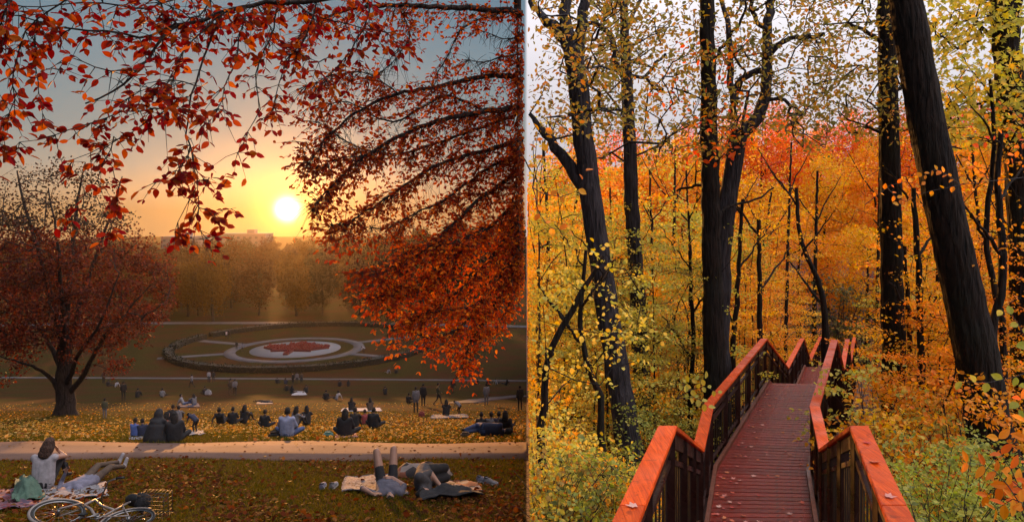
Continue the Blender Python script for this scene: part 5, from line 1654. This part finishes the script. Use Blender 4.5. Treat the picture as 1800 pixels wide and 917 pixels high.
pp(504, 769, 'cross', 0, 'person in a pale lavender hoodie sitting at the path edge', top='paleblue', bottom='denim', scale=1.0, bulk=1.2, sleeve='paleblue')
pp(517, 752, 'knees', -35, 'dark clad person bending beside the lavender hoodie sitter', top='grey', scale=1.0, hair='long')
pp(539, 747, 'knees', 15, 'long-haired person in black sitting right of the lavender hoodie sitter', hair='long')
pp(606, 768, 'cross', 0, 'person with long dark hair in black sitting on a red blanket by the path', hair='long', scale=.96, bulk=1.2)
pp(623, 752, 'knees', 0, 'person in black sitting just behind the red blanket sitter', scale=.95)
pp(656, 752, 'cross', -8, 'broad shouldered person in black sitting near scattered picnic things', bulk=1.3, scale=.96)
pp(642, 748, 'cross', 30, 'person in red and brown sitting half hidden beside a broad figure in black', top='red', bottom='brown', scale=.8)
pp(617, 722, 'knees', 0, 'person in dark clothes at the left end of a white picnic sheet', hair='long')
pp(651, 722, 'knees', 20, 'person in brown at the right end of a white picnic sheet', top='brown', hair='long')
pp(573, 703, 'cross', 0, 'person in black sitting on the open lawn beside one in white')
pp(592, 703, 'lean', 60, 'person in a white top sitting on the open lawn beside one in black', top='white', bottom='black')
pp(597, 679, 'cross', 0, 'dark clad sitter, one of a pair on the lower lawn', group='pair of dark sitters on the lower lawn')
pp(612, 679, 'knees', 0, 'dark clad sitter with long hair, one of a pair on the lower lawn', hair='long')
G2 = 'people gathered on the lower lawn'
for i, (px, py, ps, tp) in enumerate(((487, 674, 'cross', 'black'), (501, 675, 'knees', 'navy'), (504, 687, 'cross', 'black'), (513, 692, 'cross', 'black'), (539, 690, 'knees', 'black'))):
    pp(px, py, ps, rng.uniform(-40, 40), 'dark clad person sitting in the big gathering on the lower lawn', top=tp, group=G2, hair='long' if i % 2 else 'short')
for i, (px, py, tp) in enumerate(((515, 676, 'black'), (522, 674, 'grey'), (530, 674, 'brown'))):
    pp(px, py, 'stand', rng.uniform(-60, 200), ('person in black standing', 'person in grey standing', 'person in brown standing')[i] + ' in the big gathering on the lower lawn', top=tp, scale=.95)
pp(525, 690, 'lie', 70, 'person in pale clothes lying in the big gathering on the lower lawn', top='white', bottom='palegrey', scale=.9)
pp(677, 693, 'knees', 10, 'lone person sitting on the lower lawn left of the standing walkers', hair='short')
pp(682, 656, 'lean', 40, 'person in pale clothes sitting close to the near hedge', top='palegrey', bottom='beige')
pp(696, 656, 'cross', 0, 'person in dark clothes sitting close to the near hedge')
pp(731, 725, 'stand', 15, 'person in a long grey coat standing on the reddish leaves', top='grey', bottom='grey', shin='black', bulk=1.05)
pp(718, 709, 'cross', -20, 'person in black sitting behind the grey coat', scale=.95)
pp(744, 714, 'stand', -10, 'person in a black jacket standing beside the grey coat', bulk=1.12)
pp(770, 712, 'walk', -80, 'person in olive walking left across the leaves', top='olive', bottom='black')
pp(796, 693, 'walk', 150, 'person in black striding on the lower lawn')
pp(784, 732, 'knees', 0, 'long-haired person sitting tall on the reddish leaves with legs stretched', hair='long', scale=1.05, bottom='brown')
pp(807, 728, 'bend', 60, 'person in a grey top bending over a bag on the reddish leaves', top='grey', bottom='black', scale=.72)
pp(855, 712, 'stand', 10, 'person in pale grey with bent head standing on the side path', top='palegrey', bottom='palegrey', shin='grey')
pp(838, 675, 'lean', 30, 'dark clad person leaning back on the lower lawn by the side path')
pp(858, 677, 'cross', 0, 'dark clad person sitting on the lower lawn above the side path', hair='long')
pp(873, 675, 'lean', -60, 'person in a white top sitting on the lower lawn by the side path', top='white', bottom='black')
pp(890, 677, 'lean', 40, 'person in black propped on the arms near the side path', hair='long')
pp(914, 722, 'stand', 20, 'person in black standing at the bend of the side path')
pp(852, 767, 'side', 80, 'person in blue jeans lying on one side by the path with friends behind', top='navy', bottom='denim', shin='denim', scale=1.12, bulk=1.2)
pp(846, 760, 'cross', 0, 'friend in black sitting behind the feet of the blue jeans figure', scale=.82)
pp(864, 760, 'cross', 10, 'friend in grey sitting behind the waist of the blue jeans figure', top='grey', scale=.82)
pp(877, 760, 'cross', 0, 'friend in navy sitting behind the shoulders of the blue jeans figure', top='navy', scale=.84)
pp(890, 762, 'lean', -10, 'long-haired friend leaning back at the head of the blue jeans figure', hair='long', scale=.98)
pp(337, 681, 'walk', 80, 'person walking right along the valley path', top='grey')
pp(360, 693, 'cross', 30, 'person in black sitting beside a pale bundle on the lower lawn', top='black')
pp(367, 672, 'stand', 0, 'person in a white jacket standing by the valley path', top='white')
pp(375, 672, 'stand', 30, 'person in black standing by the valley path')
pp(405, 694, 'stand', 10, 'person in brown standing beside a companion on the sunlit lawn', top='brown', bottom='brown')
pp(413, 695, 'walk', 20, 'person in a grey shirt standing astride beside a companion on the sunlit lawn', top='grey')
pp(464, 707, 'lie', 80, 'person in black lying flat on a mat on the open lawn', scale=.95)
pp(184, 736, 'stand', 0, 'child in an olive jacket standing near the spreading maple', top='olive', bottom='grey', scale=.66)
pp(217, 704, 'stand', 20, 'person in dark clothes standing under the red boughs of the spreading maple')
pp(182, 674, 'stand', 0, 'person in brown standing on the valley path behind the spreading maple', top='brown')
pp(190, 679, 'cross', 0, 'dark clad person sitting left of a white heap beyond the spreading maple')
pp(204, 680, 'lean', 60, 'person in white reclining beyond the spreading maple', top='white', bottom='black')
pp(241, 699, 'knees', 0, 'dark clad person sitting under the outer boughs of the spreading maple')
pp(285, 698, 'cross', 0, 'person in pale grey sitting alone right of the spreading maple', top='palegrey', bottom='black')
for i, (px, Y, tp, lab) in enumerate(((416, 138, 'black', 'person in black standing on the ring pavement of the garden'), (426, 136, 'grey', 'person in grey standing on the grass ring of the garden'),
                          (398, 150, 'white', 'person in white walking inside the ring garden'), (404, 151, 'black', 'person in dark clothes walking inside the ring garden'),
                          (640, 136, 'white', 'person in white crouching at the end of the ring pavement'))):
    person(at_px(px, Y), Y, ('stand', 'stand', 'walk', 'walk', 'bend')[i], 30 * i, lab, top=tp)

# ------------------------------------------------------------------ cloths, bags, shoes
def cloth_sheet(name, label, cat, corners, mat, thick=.015, wave=.02, n=14, group=None, parent=None, lump=0.0, sub=None):
    """corners: four (px,py) on the lawn; a rumpled cloth with thickness"""
    W = []
    for px, py in corners:
        Y = Y_of(py); W.append(np.array([at_px(px, Y), Y]))
    g = np.linspace(0, 1, n)
    v = []
    ph = rng.uniform(0, 6, 4)
    for a in g:
        for c in g:
            q = (W[0] * (1 - a) * (1 - c) + W[1] * a * (1 - c) + W[2] * a * c + W[3] * (1 - a) * c)
            q = q + rng.normal(0, .012, 2)
            zz = .02 + wave * (1 + math.sin(a * 9 + ph[0] + c * 4) * math.sin(c * 8 + ph[1])) + rng.uniform(0, wave * .6) + lump * math.exp(-((a - .5) ** 2 + (c - .5) ** 2) * 9)
            v.append((q[0], q[1], float(z_left(q[0], q[1])) + zz))
    nb = len(v)
    v = v + [(a, b_, c - thick) for a, b_, c in v]
    f = []
    for i in range(n - 1):
        for j in range(n - 1):
            k = i * n + j
            f.append((k, k + n, k + n + 1, k + 1)); f.append((nb + k, nb + k + 1, nb + k + n + 1, nb + k + n))
    for i in range(n - 1):
        for a, b_ in ((i, i + 1), (n * (n - 1) + i, n * (n - 1) + i + 1), (i * n, (i + 1) * n), (i * n + n - 1, (i + 1) * n + n - 1)):
            f.append((a, b_, nb + b_, nb + a))
    c0 = Vector(v[nb // 2])
    me = mesh_fast(name, np.array(v) - np.array(c0), f, mat, True)
    o = link(name, me, None, c0)
    return tag(o, label, cat, group)
def patterned(name, cols, scale):
    m, nt, lk = new_mat(name)
    b, _ = bsdf_out(nt, lk)
    vo = nt.new('ShaderNodeTexVoronoi'); vo.inputs['Scale'].default_value = scale
    t = nt.new('ShaderNodeTexCoord'); lk.new(t.outputs['Object'], vo.inputs['Vector'])
    k = len(cols)
    r = ramp_node(nt, lk, vo.outputs['Color'], [((i + .3) / k, c) for i, c in enumerate(cols)])
    r.color_ramp.interpolation = 'CONSTANT'
    lk.new(r.outputs[0], b.inputs['Base Color']); b.inputs['Roughness'].default_value = .9
    return m
M_pat1 = patterned('patterned_white_cloth', [(.17, .14, .145), (.06, .04, .042), (.21, .18, .17), (.12, .06, .055)], 26)
M_pat2 = patterned('patterned_tan_cloth', [(.24, .11, .05), (.035, .028, .028), (.22, .17, .15), (.20, .06, .03), (.06, .045, .04)], 7)
M_pat3 = patterned('patterned_red_cloth', [(.12, .02, .025), (.17, .06, .07), (.06, .035, .06), (.18, .12, .13)], 14)
cloth_sheet('blanket', 'rumpled white patterned blanket under the couple lying near the path', 'blanket', [(600, 868), (605, 838), (690, 836), (720, 872)], M_pat1, wave=.025)
cloth_sheet('blanket', 'tan patterned blanket end beside the dark jacket', 'blanket', [(770, 876), (770, 846), (835, 850), (850, 868)], M_pat2, wave=.03)
cloth_sheet('jacket', 'crumpled dark jacket lying right of the couple', 'jacket', [(735, 884), (748, 866), (822, 864), (852, 876)], CL['black'], wave=.05, lump=.10)
cloth_sheet('blanket', 'red patterned blanket under the green cloth by the bicycle', 'blanket', [(-10, 902), (-10, 868), (60, 860), (75, 890)], M_pat3, wave=.03)
cloth_sheet('cloth_bundle', 'crumpled green cloth bundle left of the woman in white', 'cloth', [(20, 890), (28, 850), (65, 850), (80, 882)], CL['green'], wave=.06, lump=.20, n=18)
cloth_sheet('blanket', 'pale blanket the man with the phone lies on', 'blanket', [(70, 884), (75, 858), (185, 850), (190, 872)], CL['palegrey'], wave=.02)
cloth_sheet('blanket', 'red blanket under the long-haired sitter by the path', 'blanket', [(588, 771), (592, 764), (625, 764), (630, 770)], CL['pink'], wave=.02)
cloth_sheet('blanket', 'white picnic sheet behind the group in black', 'blanket', [(598, 724), (603, 717), (668, 717), (672, 723)], CL['white'], wave=.02)
cloth_sheet('blanket', 'pale blanket by the crouching figure', 'blanket', [(330, 768), (334, 758), (352, 757), (362, 765)], CL['palegrey'], wave=.03)
cloth_sheet('mat', 'dark mat under the reclining pair', 'mat', [(313, 716), (316, 708), (348, 708), (352, 715)], CL['navy'], wave=.01)
cloth_sheet('mat', 'small mat under the figure lying flat', 'mat', [(450, 710), (453, 704), (476, 704), (480, 709)], CL['grey'], wave=.01)
cloth_sheet('blanket', 'white sheet within the big gathering on the lower lawn', 'blanket', [(512, 695), (516, 688), (535, 688), (540, 694)], CL['white'], wave=.02)
cloth_sheet('blanket', 'grey blanket under the long-haired sitter on the reddish leaves', 'blanket', [(755, 736), (762, 728), (820, 728), (826, 735)], CL['grey'], wave=.02)
cloth_sheet('blanket', 'white cloth by the side of the small children', 'blanket', [(226, 773), (229, 767), (252, 767), (258, 772)], CL['palegrey'], wave=.015)

def bag(label, px, py, w_, h_, mat, name='bag'):
    Y = Y_of(py); x = at_px(px, Y); z = float(z_left(x, Y))
    t = thing(name, label, 'bag', (x, Y, z))
    me = bevelled(MB().box((0, 0, h_ / 2), (w_, w_ * .6, h_)).mesh('pouch', mat), w_ * .14)
    bmn = bmesh.new(); bmn.from_mesh(me)
    for v in bmn.verts:
        v.co += Vector(rng.normal(0, w_ * .02, 3)); v.co.x *= 1 - .25 * v.co.z / h_
    bmn.to_mesh(me); bmn.free()
    link('pouch', me, t)
    link('handle', MB().tube([(-w_ * .2, 0, h_ * .95), (-w_ * .14, 0, h_ * 1.2), (w_ * .14, 0, h_ * 1.2), (w_ * .2, 0, h_ * .95)], w_ * .03, 6).mesh('handle', mat), t)
bag('black bag beside the lavender hoodie sitter', 483, 769, .42, .20, CL['black'])
bag('teal cooler bag beside the red blanket', 577, 768, .34, .17, CL['teal'])
bag('small reddish bag on the leaves near the grey coat', 741, 732, .38, .30, CL['red'])
bag('pale bundle beside a black sitter on the lower lawn', 366, 694, .7, .5, CL['white'], 'bundle')
bag('dark shoulder bag at the feet of the blue jeans figure', 818, 768, .35, .16, CL['brown'])

def shoe(label, px, py, rz, mat, group=None, dx=0.0, tilt=0.0):
    Y = Y_of(py); x = at_px(px, Y) + dx
    t = thing('shoe', label, 'shoe', (x, Y, float(z_left(x, Y)) + .01), R(rz), group)
    t.rotation_euler = (tilt, 0, R(rz))
    mb = MB()
    secs = [(-.13, .036, .085), (-.09, .042, .10), (-.03, .042, .085), (.04, .046, .060), (.10, .047, .048), (.145, .036, .040), (.165, .012, .030)]
    rings = []
    for y, w2, h2 in secs:
        rings.append([mb.bm.verts.new((a * w2, y, .02 + b_ * h2)) for a, b_ in ((-1, 0), (-.98, .5), (-.6, .95), (0, 1.02), (.6, .95), (.98, .5), (1, 0))])
    for i in range(len(rings) - 1):
        for k in range(6):
            fc = mb.bm.faces.new((rings[i][k], rings[i][k + 1], rings[i + 1][k + 1], rings[i + 1][k])); fc.smooth = True
    mb.bm.faces.new(rings[0]); mb.bm.faces.new(rings[-1][::-1])
    link('upper', mb.mesh('upper', mat), t)
    sb = MB()
    lo_ = [sb.bm.verts.new((w2 * s * 1.08, y, 0)) for s, rng_ in ((-1, secs), (1, secs[::-1])) for y, w2, _ in rng_]
    hi_ = [sb.bm.verts.new((v.co.x, v.co.y, .028)) for v in lo_]
    sb.bm.faces.new(lo_[::-1]); sb.bm.faces.new(hi_)
    for i in range(len(lo_)):
        j = (i + 1) % len(lo_); sb.bm.faces.new((lo_[i], lo_[j], hi_[j], hi_[i]))
    link('sole', sb.mesh('sole', simple('rubber_sole', (.42, .40, .40), .7)), t)
    link('collar', MB().ring((0, -.085, .112), (0, .2, 1), .036, .009, 16, 5).mesh('collar', CL['black']), t)
    link('laces', MB().tube([(-.03, -.01, .098), (.03, .005, .096), (-.028, .025, .084), (.03, .04, .078)], .004, 5).mesh('laces', CL['white']), t)
shoe('pale sneaker of a pair standing on the leaves, with a grey heel', 567, 859, 4, CL['lavender'])
shoe('pale sneaker of a pair standing on the leaves, with a dark tongue', 586, 858, -6, CL['palegrey'])
shoe('white sneaker lying right of the couple, toe pointing away from the path', 850, 848, -100, CL['lavender'])
shoe('white sneaker lying against its pair right of the couple', 862, 851, -115, CL['palegrey'])

# ------------------------------------------------------------------ foreground people
def yx(px, py):
    Y = Y_of(py); return at_px(px, Y), Y
x, Y = yx(74, 862)
person(x, Y, 'chin', 6, 'woman in a white sleeveless top with shoulder-length brown hair sitting and watching the sunset', top='white', bottom='black', shin='black', shoe='black', hair='long', hcol='brown', scale=.97, fine=True, bare=True)
x, Y = yx(156, 854)
person(x, Y, 'phone', -7, 'person in a pale blue shirt lying on the back holding up a phone', top='lavender', bottom='brown', shin='brown', shoe='white', sleeve='lavender', hair='short', scale=.98, fine=True)
ph_ = MB().box((0, 0, 0), (.075, .010, .15), None, .004).mesh('case', simple('phone_black', (.01, .01, .012), .25))
tph = thing('phone', 'black phone held up by the person lying in a pale blue shirt', 'phone', (0, 0, 0))
link('case', ph_, tph)
link('screen', MB().box((0, -.0065, 0), (.066, .002, .138)).mesh('screen', simple('phone_glass', (.02, .022, .03), .1)), tph)
q = Matrix.Translation((x, Y, float(z_left(x, Y)))) @ Matrix.Rotation(R(-7), 4, 'Z') @ Vector((-.05, -.48, .55))
tph.location = q; tph.rotation_euler = (R(20), R(8), R(-18))
x, Y = yx(676, 868)
person(x, Y + .25, 'kneesup', 14, 'person in dark shorts lying on the back with bare knees raised beside a companion', top='dusk', bottom='black', shoe='white', hair='short', scale=1.04, fine=True, bulk=1.05)
x, Y = yx(742, 864)
person(x, Y + .2, 'side', 6, 'person in a shade-darkened grey t-shirt curled up on one side next to the raised knees', top='grey_shaded', bottom='black', shin='black', shoe='black', hair='short', scale=1.15, fine=True, bulk=1.2)
xb, Yb = yx(742, 836)
tb = thing('blanket', 'tan patterned blanket draped in a mound behind the curled up person', 'blanket', (xb, Yb, float(z_left(xb, Yb))))
mb = MB(); mb.blob((0, 0, .0), (.60, .30, .24), None, 28, 16, .012)
for v in mb.bm.verts:
    v.co.z += .03 * math.sin(v.co.x * 14) * math.sin(v.co.y * 11)
    v.co.z = max(v.co.z, -.06)
link('fold', mb.mesh('fold', M_pat2), tb)

# ------------------------------------------------------------------ the bicycle lying in the leaves
xB, YB = yx(170, 913)
bk = thing('bicycle', 'cream coloured city bicycle with a rear wire basket lying on its side in the leaves', 'bicycle', (xB, YB, float(z_left(xB, YB)) + .10))
cream = simple('cream_paint', (.20, .165, .145), .35, .08, 8, bumpy=.05)
chrome = simple('bicycle_steel', (.25, .24, .235), .3, .1, 20, .9, .05)
rubber = simple('tyre_rubber', (.015, .014, .014), .8)
blackp = simple('black_plastic', (.012, .011, .011), .5)
eu = Vector((-1, .10, 0)).normalized()
ev0 = Vector((.10, 1, -.20)); ev = (ev0 - eu * ev0.dot(eu)).normalized()
ew = eu.cross(ev); ew = ew if ew.z > 0 else -ew
MB_ = Matrix((eu, ev, ew)).transposed()
MB_ = Matrix.Rotation(R(-14), 3, eu) @ MB_
def bp(u, v, w_=0.0):
    return MB_ @ Vector((u, v, w_))
ax = MB_ @ Vector((0, 0, 1))
def wheel(c, turn, nm):
    a = Matrix.Rotation(turn, 3, MB_ @ Vector((0, 1, 0))) @ ax
    w_ = link('wheel', MB().ring(c, a, .295, .012, 44, 6).mesh('rim', chrome), bk)
    link('tyre', MB().ring(c, a, .322, .020, 44, 8).mesh('tyre', rubber), w_)
    hub = link('hub', MB().tube([c - a * .05, c + a * .05], .02, 10).mesh('hub', chrome), w_)
    u1 = a.orthogonal().normalized(); v1 = a.cross(u1)
    sp = MB()
    for k in range(20):
        t_ = 2 * math.pi * k / 20
        sp.tube([c + a * (.03 if k % 2 else -.03), c + (u1 * math.cos(t_ + .15) + v1 * math.sin(t_ + .15)) * .29], .0016, 4)
    o = link('spokes', sp.mesh('spokes', chrome), w_); o['kind'] = 'stuff'
    fd = MB().ring(c, a, .352, .022, 30, 6, R(20), R(215)).mesh('fender', cream)
    link('fender', fd, bk)
RW, FW = bp(-.55, -.10), bp(.52, -.08, .05)
wheel(RW, 0.0, 'rear'); wheel(FW, R(14), 'front')
fr = MB()
seat_t, bb, head_t, head_b = bp(-.20, .42), bp(-.10, -.13), bp(.36, .46), bp(.40, .28)
fr.tube([head_b, bp(.2, .16), bb], .020, 8).tube([head_t, bp(.15, .30), bp(-.17, .16)], .018, 8).tube([seat_t, bb], .017, 8).tube([head_t, head_b], .022, 8)
for s in (-1, 1):
    fr.tube([bb + ax * .03 * s, RW + ax * .06 * s], .010, 6).tube([bp(-.18, .30) + ax * .02 * s, RW + ax * .06 * s], .009, 6)
link('frame', fr.mesh('frame', cream), bk)
fa = Matrix.Rotation(R(14), 3, MB_ @ Vector((0, 1, 0))) @ ax
link('fork', MB().tube([head_b, bp(.42, .24) + fa * .05, FW + fa * .06], .012, 6).tube([head_b, bp(.42, .24) - fa * .05, FW - fa * .06], .012, 6).mesh('fork', cream), bk)
hb = bp(.33, .56)
bar = link('handlebar', MB().tube([head_t, hb], .013, 8).tube([hb + fa * .28 + bp(-.16, .06), hb + fa * .22 + bp(-.02, .07), hb, hb - fa * .22 + bp(-.02, .07), hb - fa * .28 + bp(-.16, .06)], .012, 8).mesh('handlebar', chrome), bk)
for s in (-1, 1):
    link('grip', MB().tube([hb + fa * .275 * s + bp(-.14, .06), hb + fa * .30 * s + bp(-.27, .05)], .018, 8).mesh('grip', blackp), bar)
sa = MB(); sa.blob(bp(-.24, .50), (.15, .06, .10), MB_, 16, 10); sa.blob(bp(-.33, .51), (.08, .05, .12), MB_, 12, 8)
link('saddle', sa.mesh('saddle', blackp), bk)
link('seat_post', MB().tube([seat_t, bp(-.23, .49)], .013, 8).mesh('seat_post', chrome), bk)
cr_ = link('chainring', MB().ring(bb + ax * .05, ax, .085, .006, 28, 5).ring(bb + ax * .05, ax, .03, .012, 16, 5).mesh('chainring', chrome), bk)
for s in (-1, 1):
    d = bp(.12 * s, -.12 * s)
    cn_ = link('crank', MB().tube([bb + ax * .06 * s, bb + ax * .075 * s + d], .010, 6).mesh('crank', chrome), bk)
    link('pedal', MB().box(bb + ax * .125 * s + d, (.09, .07, .025), MB_).mesh('pedal', blackp), cn_)
bs_ = MB()
b0 = bp(-.62, .34)
for k in range(8):
    u0 = -.20 + .40 * k / 7
    bs_.tube([bp(-.62 + u0, .30, -.15), bp(-.62 + u0, .52, -.17)], .003, 4).tube([bp(-.62 + u0, .30, .15), bp(-.62 + u0, .52, .17)], .003, 4).tube([bp(-.62 + u0, .30, -.15), bp(-.62 + u0, .30, .15)], .003, 4)
for k in range(6):
    w0 = -.15 + .30 * k / 5
    bs_.tube([bp(-.82, .30, w0), bp(-.82, .52, w0)], .003, 4).tube([bp(-.42, .30, w0), bp(-.42, .52, w0)], .003, 4).tube([bp(-.82, .30, w0), bp(-.42, .30, w0)], .003, 4)
for v0 in (.30, .41, .52):
    bs_.tube([bp(-.82, v0, -.16), bp(-.42, v0, -.16), bp(-.42, v0, .16), bp(-.82, v0, .16), bp(-.82, v0, -.16)], .005, 5)
o = link('basket', bs_.mesh('basket', blackp), bk); o['kind'] = 'stuff'
bgm = MB(); bgm.blob(bp(-.44, .40, .02), (.10, .13, .13), MB_, 14, 10, .006)
link('saddle_bag', bgm.mesh('saddle_bag', CL['black']), bk)

# ------------------------------------------------------------------ fallen leaves and grass on the lawn
def lawn_pts(n, Y0, Y1, power=1.0, px0=-40):
    Yq = Y0 + (Y1 - Y0) * rng.random(n) ** power
    xq = -rng.random(n) * (Yq * (CX - px0) / F) - .05
    ok_ = (np.abs(Yq - 18.35 + .0022 * .35 * (xq + 4) ** 2) > 1.50 + .12 * np.sin(xq * 3.1) * np.sin(xq * 1.3))
    return xq[ok_], Yq[ok_]
def patch(x, Y, s=.35, o=0.0):
    return (np.sin(x * s + 1.3 + o) * np.sin(Y * s * .8 + x * .1 + o) + .6 * np.sin(x * s * 2.3 + Y * s * 1.7 + o)) * .5 + .5
x1, y1 = lawn_pts(30000, 9.0, 17, 1.0)
keep = rng.random(len(x1)) < np.clip(.04 + .62 * np.clip(patch(x1, y1, .8) - .25, 0, 1) * np.clip((17.5 - y1) / 5, .15, 1), 0, 1)
x2, y2 = lawn_pts(34000, 19.9, 60, 1.2)
dens = .12 + .9 * patch(x2, y2, .22, 2.0) * np.exp(-((y2 - 30) / 14) ** 2)
keep2 = rng.random(len(x2)) < np.clip(dens, 0, 1)
X = np.r_[x1[keep], x2[keep2]]; Yq = np.r_[y1[keep], y2[keep2]]
pos = np.column_stack([X, Yq, z_left(X, Yq) + .03])
far_side = Yq > 19
V = leaf_geo(pos, rng.normal(size=pos.shape) * [1, 1, .35], rng.normal(0, .45, pos.shape) + [0, 0, 1], rng.uniform(.05, .11, len(pos)) * np.where(Yq > 19, 1.35, 1), 'wide')
L_fallg = leaf_mat('leaves_fallen_golden', [(0.42, 0.20, 0.03), (0.55, 0.30, 0.06), (0.28, 0.10, 0.02), (0.60, 0.40, 0.14), (0.20, 0.06, 0.015)], 0.4)
tag(link('fallen_leaves', leaves_mesh('fallen_leaves', V[~far_side], 'wide', L_fall, LEFT), kind='stuff'), 'rusty fallen leaves scattered over the grass this side of the path', 'leaves')
tag(link('golden_leaves', leaves_mesh('golden_leaves', V[far_side], 'wide', L_fallg, LEFT), kind='stuff'), 'golden fallen leaves scattered over the slope beyond the path', 'leaves')
xp = -rng.random(160) * 14 - .1; yp = 18.35 + rng.uniform(-1.4, 1.4, 160)
pos = np.column_stack([xp, yp, z_left(xp, yp) + .055])
V = leaf_geo(pos, rng.normal(size=pos.shape) * [1, 1, .1], rng.normal(0, .2, pos.shape) + [0, 0, 1], rng.uniform(.05, .10, 160), 'wide')
tag(link('path_leaves', leaves_mesh('path_leaves', V, 'wide', L_fall, LEFT), kind='stuff'), 'few dry leaves blown onto the asphalt path', 'leaves')
def blades(n, Y0, Y1, h, power=1.0):
    x, Y = lawn_pts(n, Y0, Y1, power)
    keep = rng.random(len(x)) < .45 + .55 * patch(x, Y, .5, 1.0)
    x, Y = x[keep], Y[keep]
    m = len(x)
    p = np.column_stack([x, Y, z_left(x, Y) - .01])
    a = rng.uniform(0, 6.28, m)
    wv = np.column_stack([np.cos(a), np.sin(a), np.zeros(m)]) * (h * .16)
    tip = p + np.column_stack([rng.normal(0, h * .45, m), rng.normal(0, h * .45, m), h * rng.uniform(.5, 1.2, m)])
    v = np.stack([p - wv, p + wv, tip], 1).reshape(-1, 3)
    return v, np.arange(m * 3).reshape(-1, 3)
va, fa_ = blades(90000, 8.8, 16.8, .065)
vb, fb_ = blades(70000, 19.9, 50, .10, 1.3)
gv = np.concatenate([va, vb]); gf = np.concatenate([fa_, fb_ + len(va)])
tag(link('grass', mesh_fast('grass', gv, gf, L_grass), kind='stuff'), 'short olive grass on the sloping lawn', 'grass')

# ------------------------------------------------------------------ evening haze filling the valley
m, nt, lk = new_mat('haze')
o_ = nt.new('ShaderNodeOutputMaterial'); pv = nt.new('ShaderNodeVolumePrincipled')
pv.inputs['Color'].default_value = (1.0, .86, .70, 1); pv.inputs['Density'].default_value = HAZE_D; pv.inputs['Anisotropy'].default_value = HAZE_G
lk.new(pv.outputs[0], o_.inputs['Volume'])
hz = link('haze', MB().box((0, 280, -1.0), (720, 700, 54)).mesh('haze', m), kind='stuff')
tag(hz, 'thin warm evening haze filling the valley', 'haze')
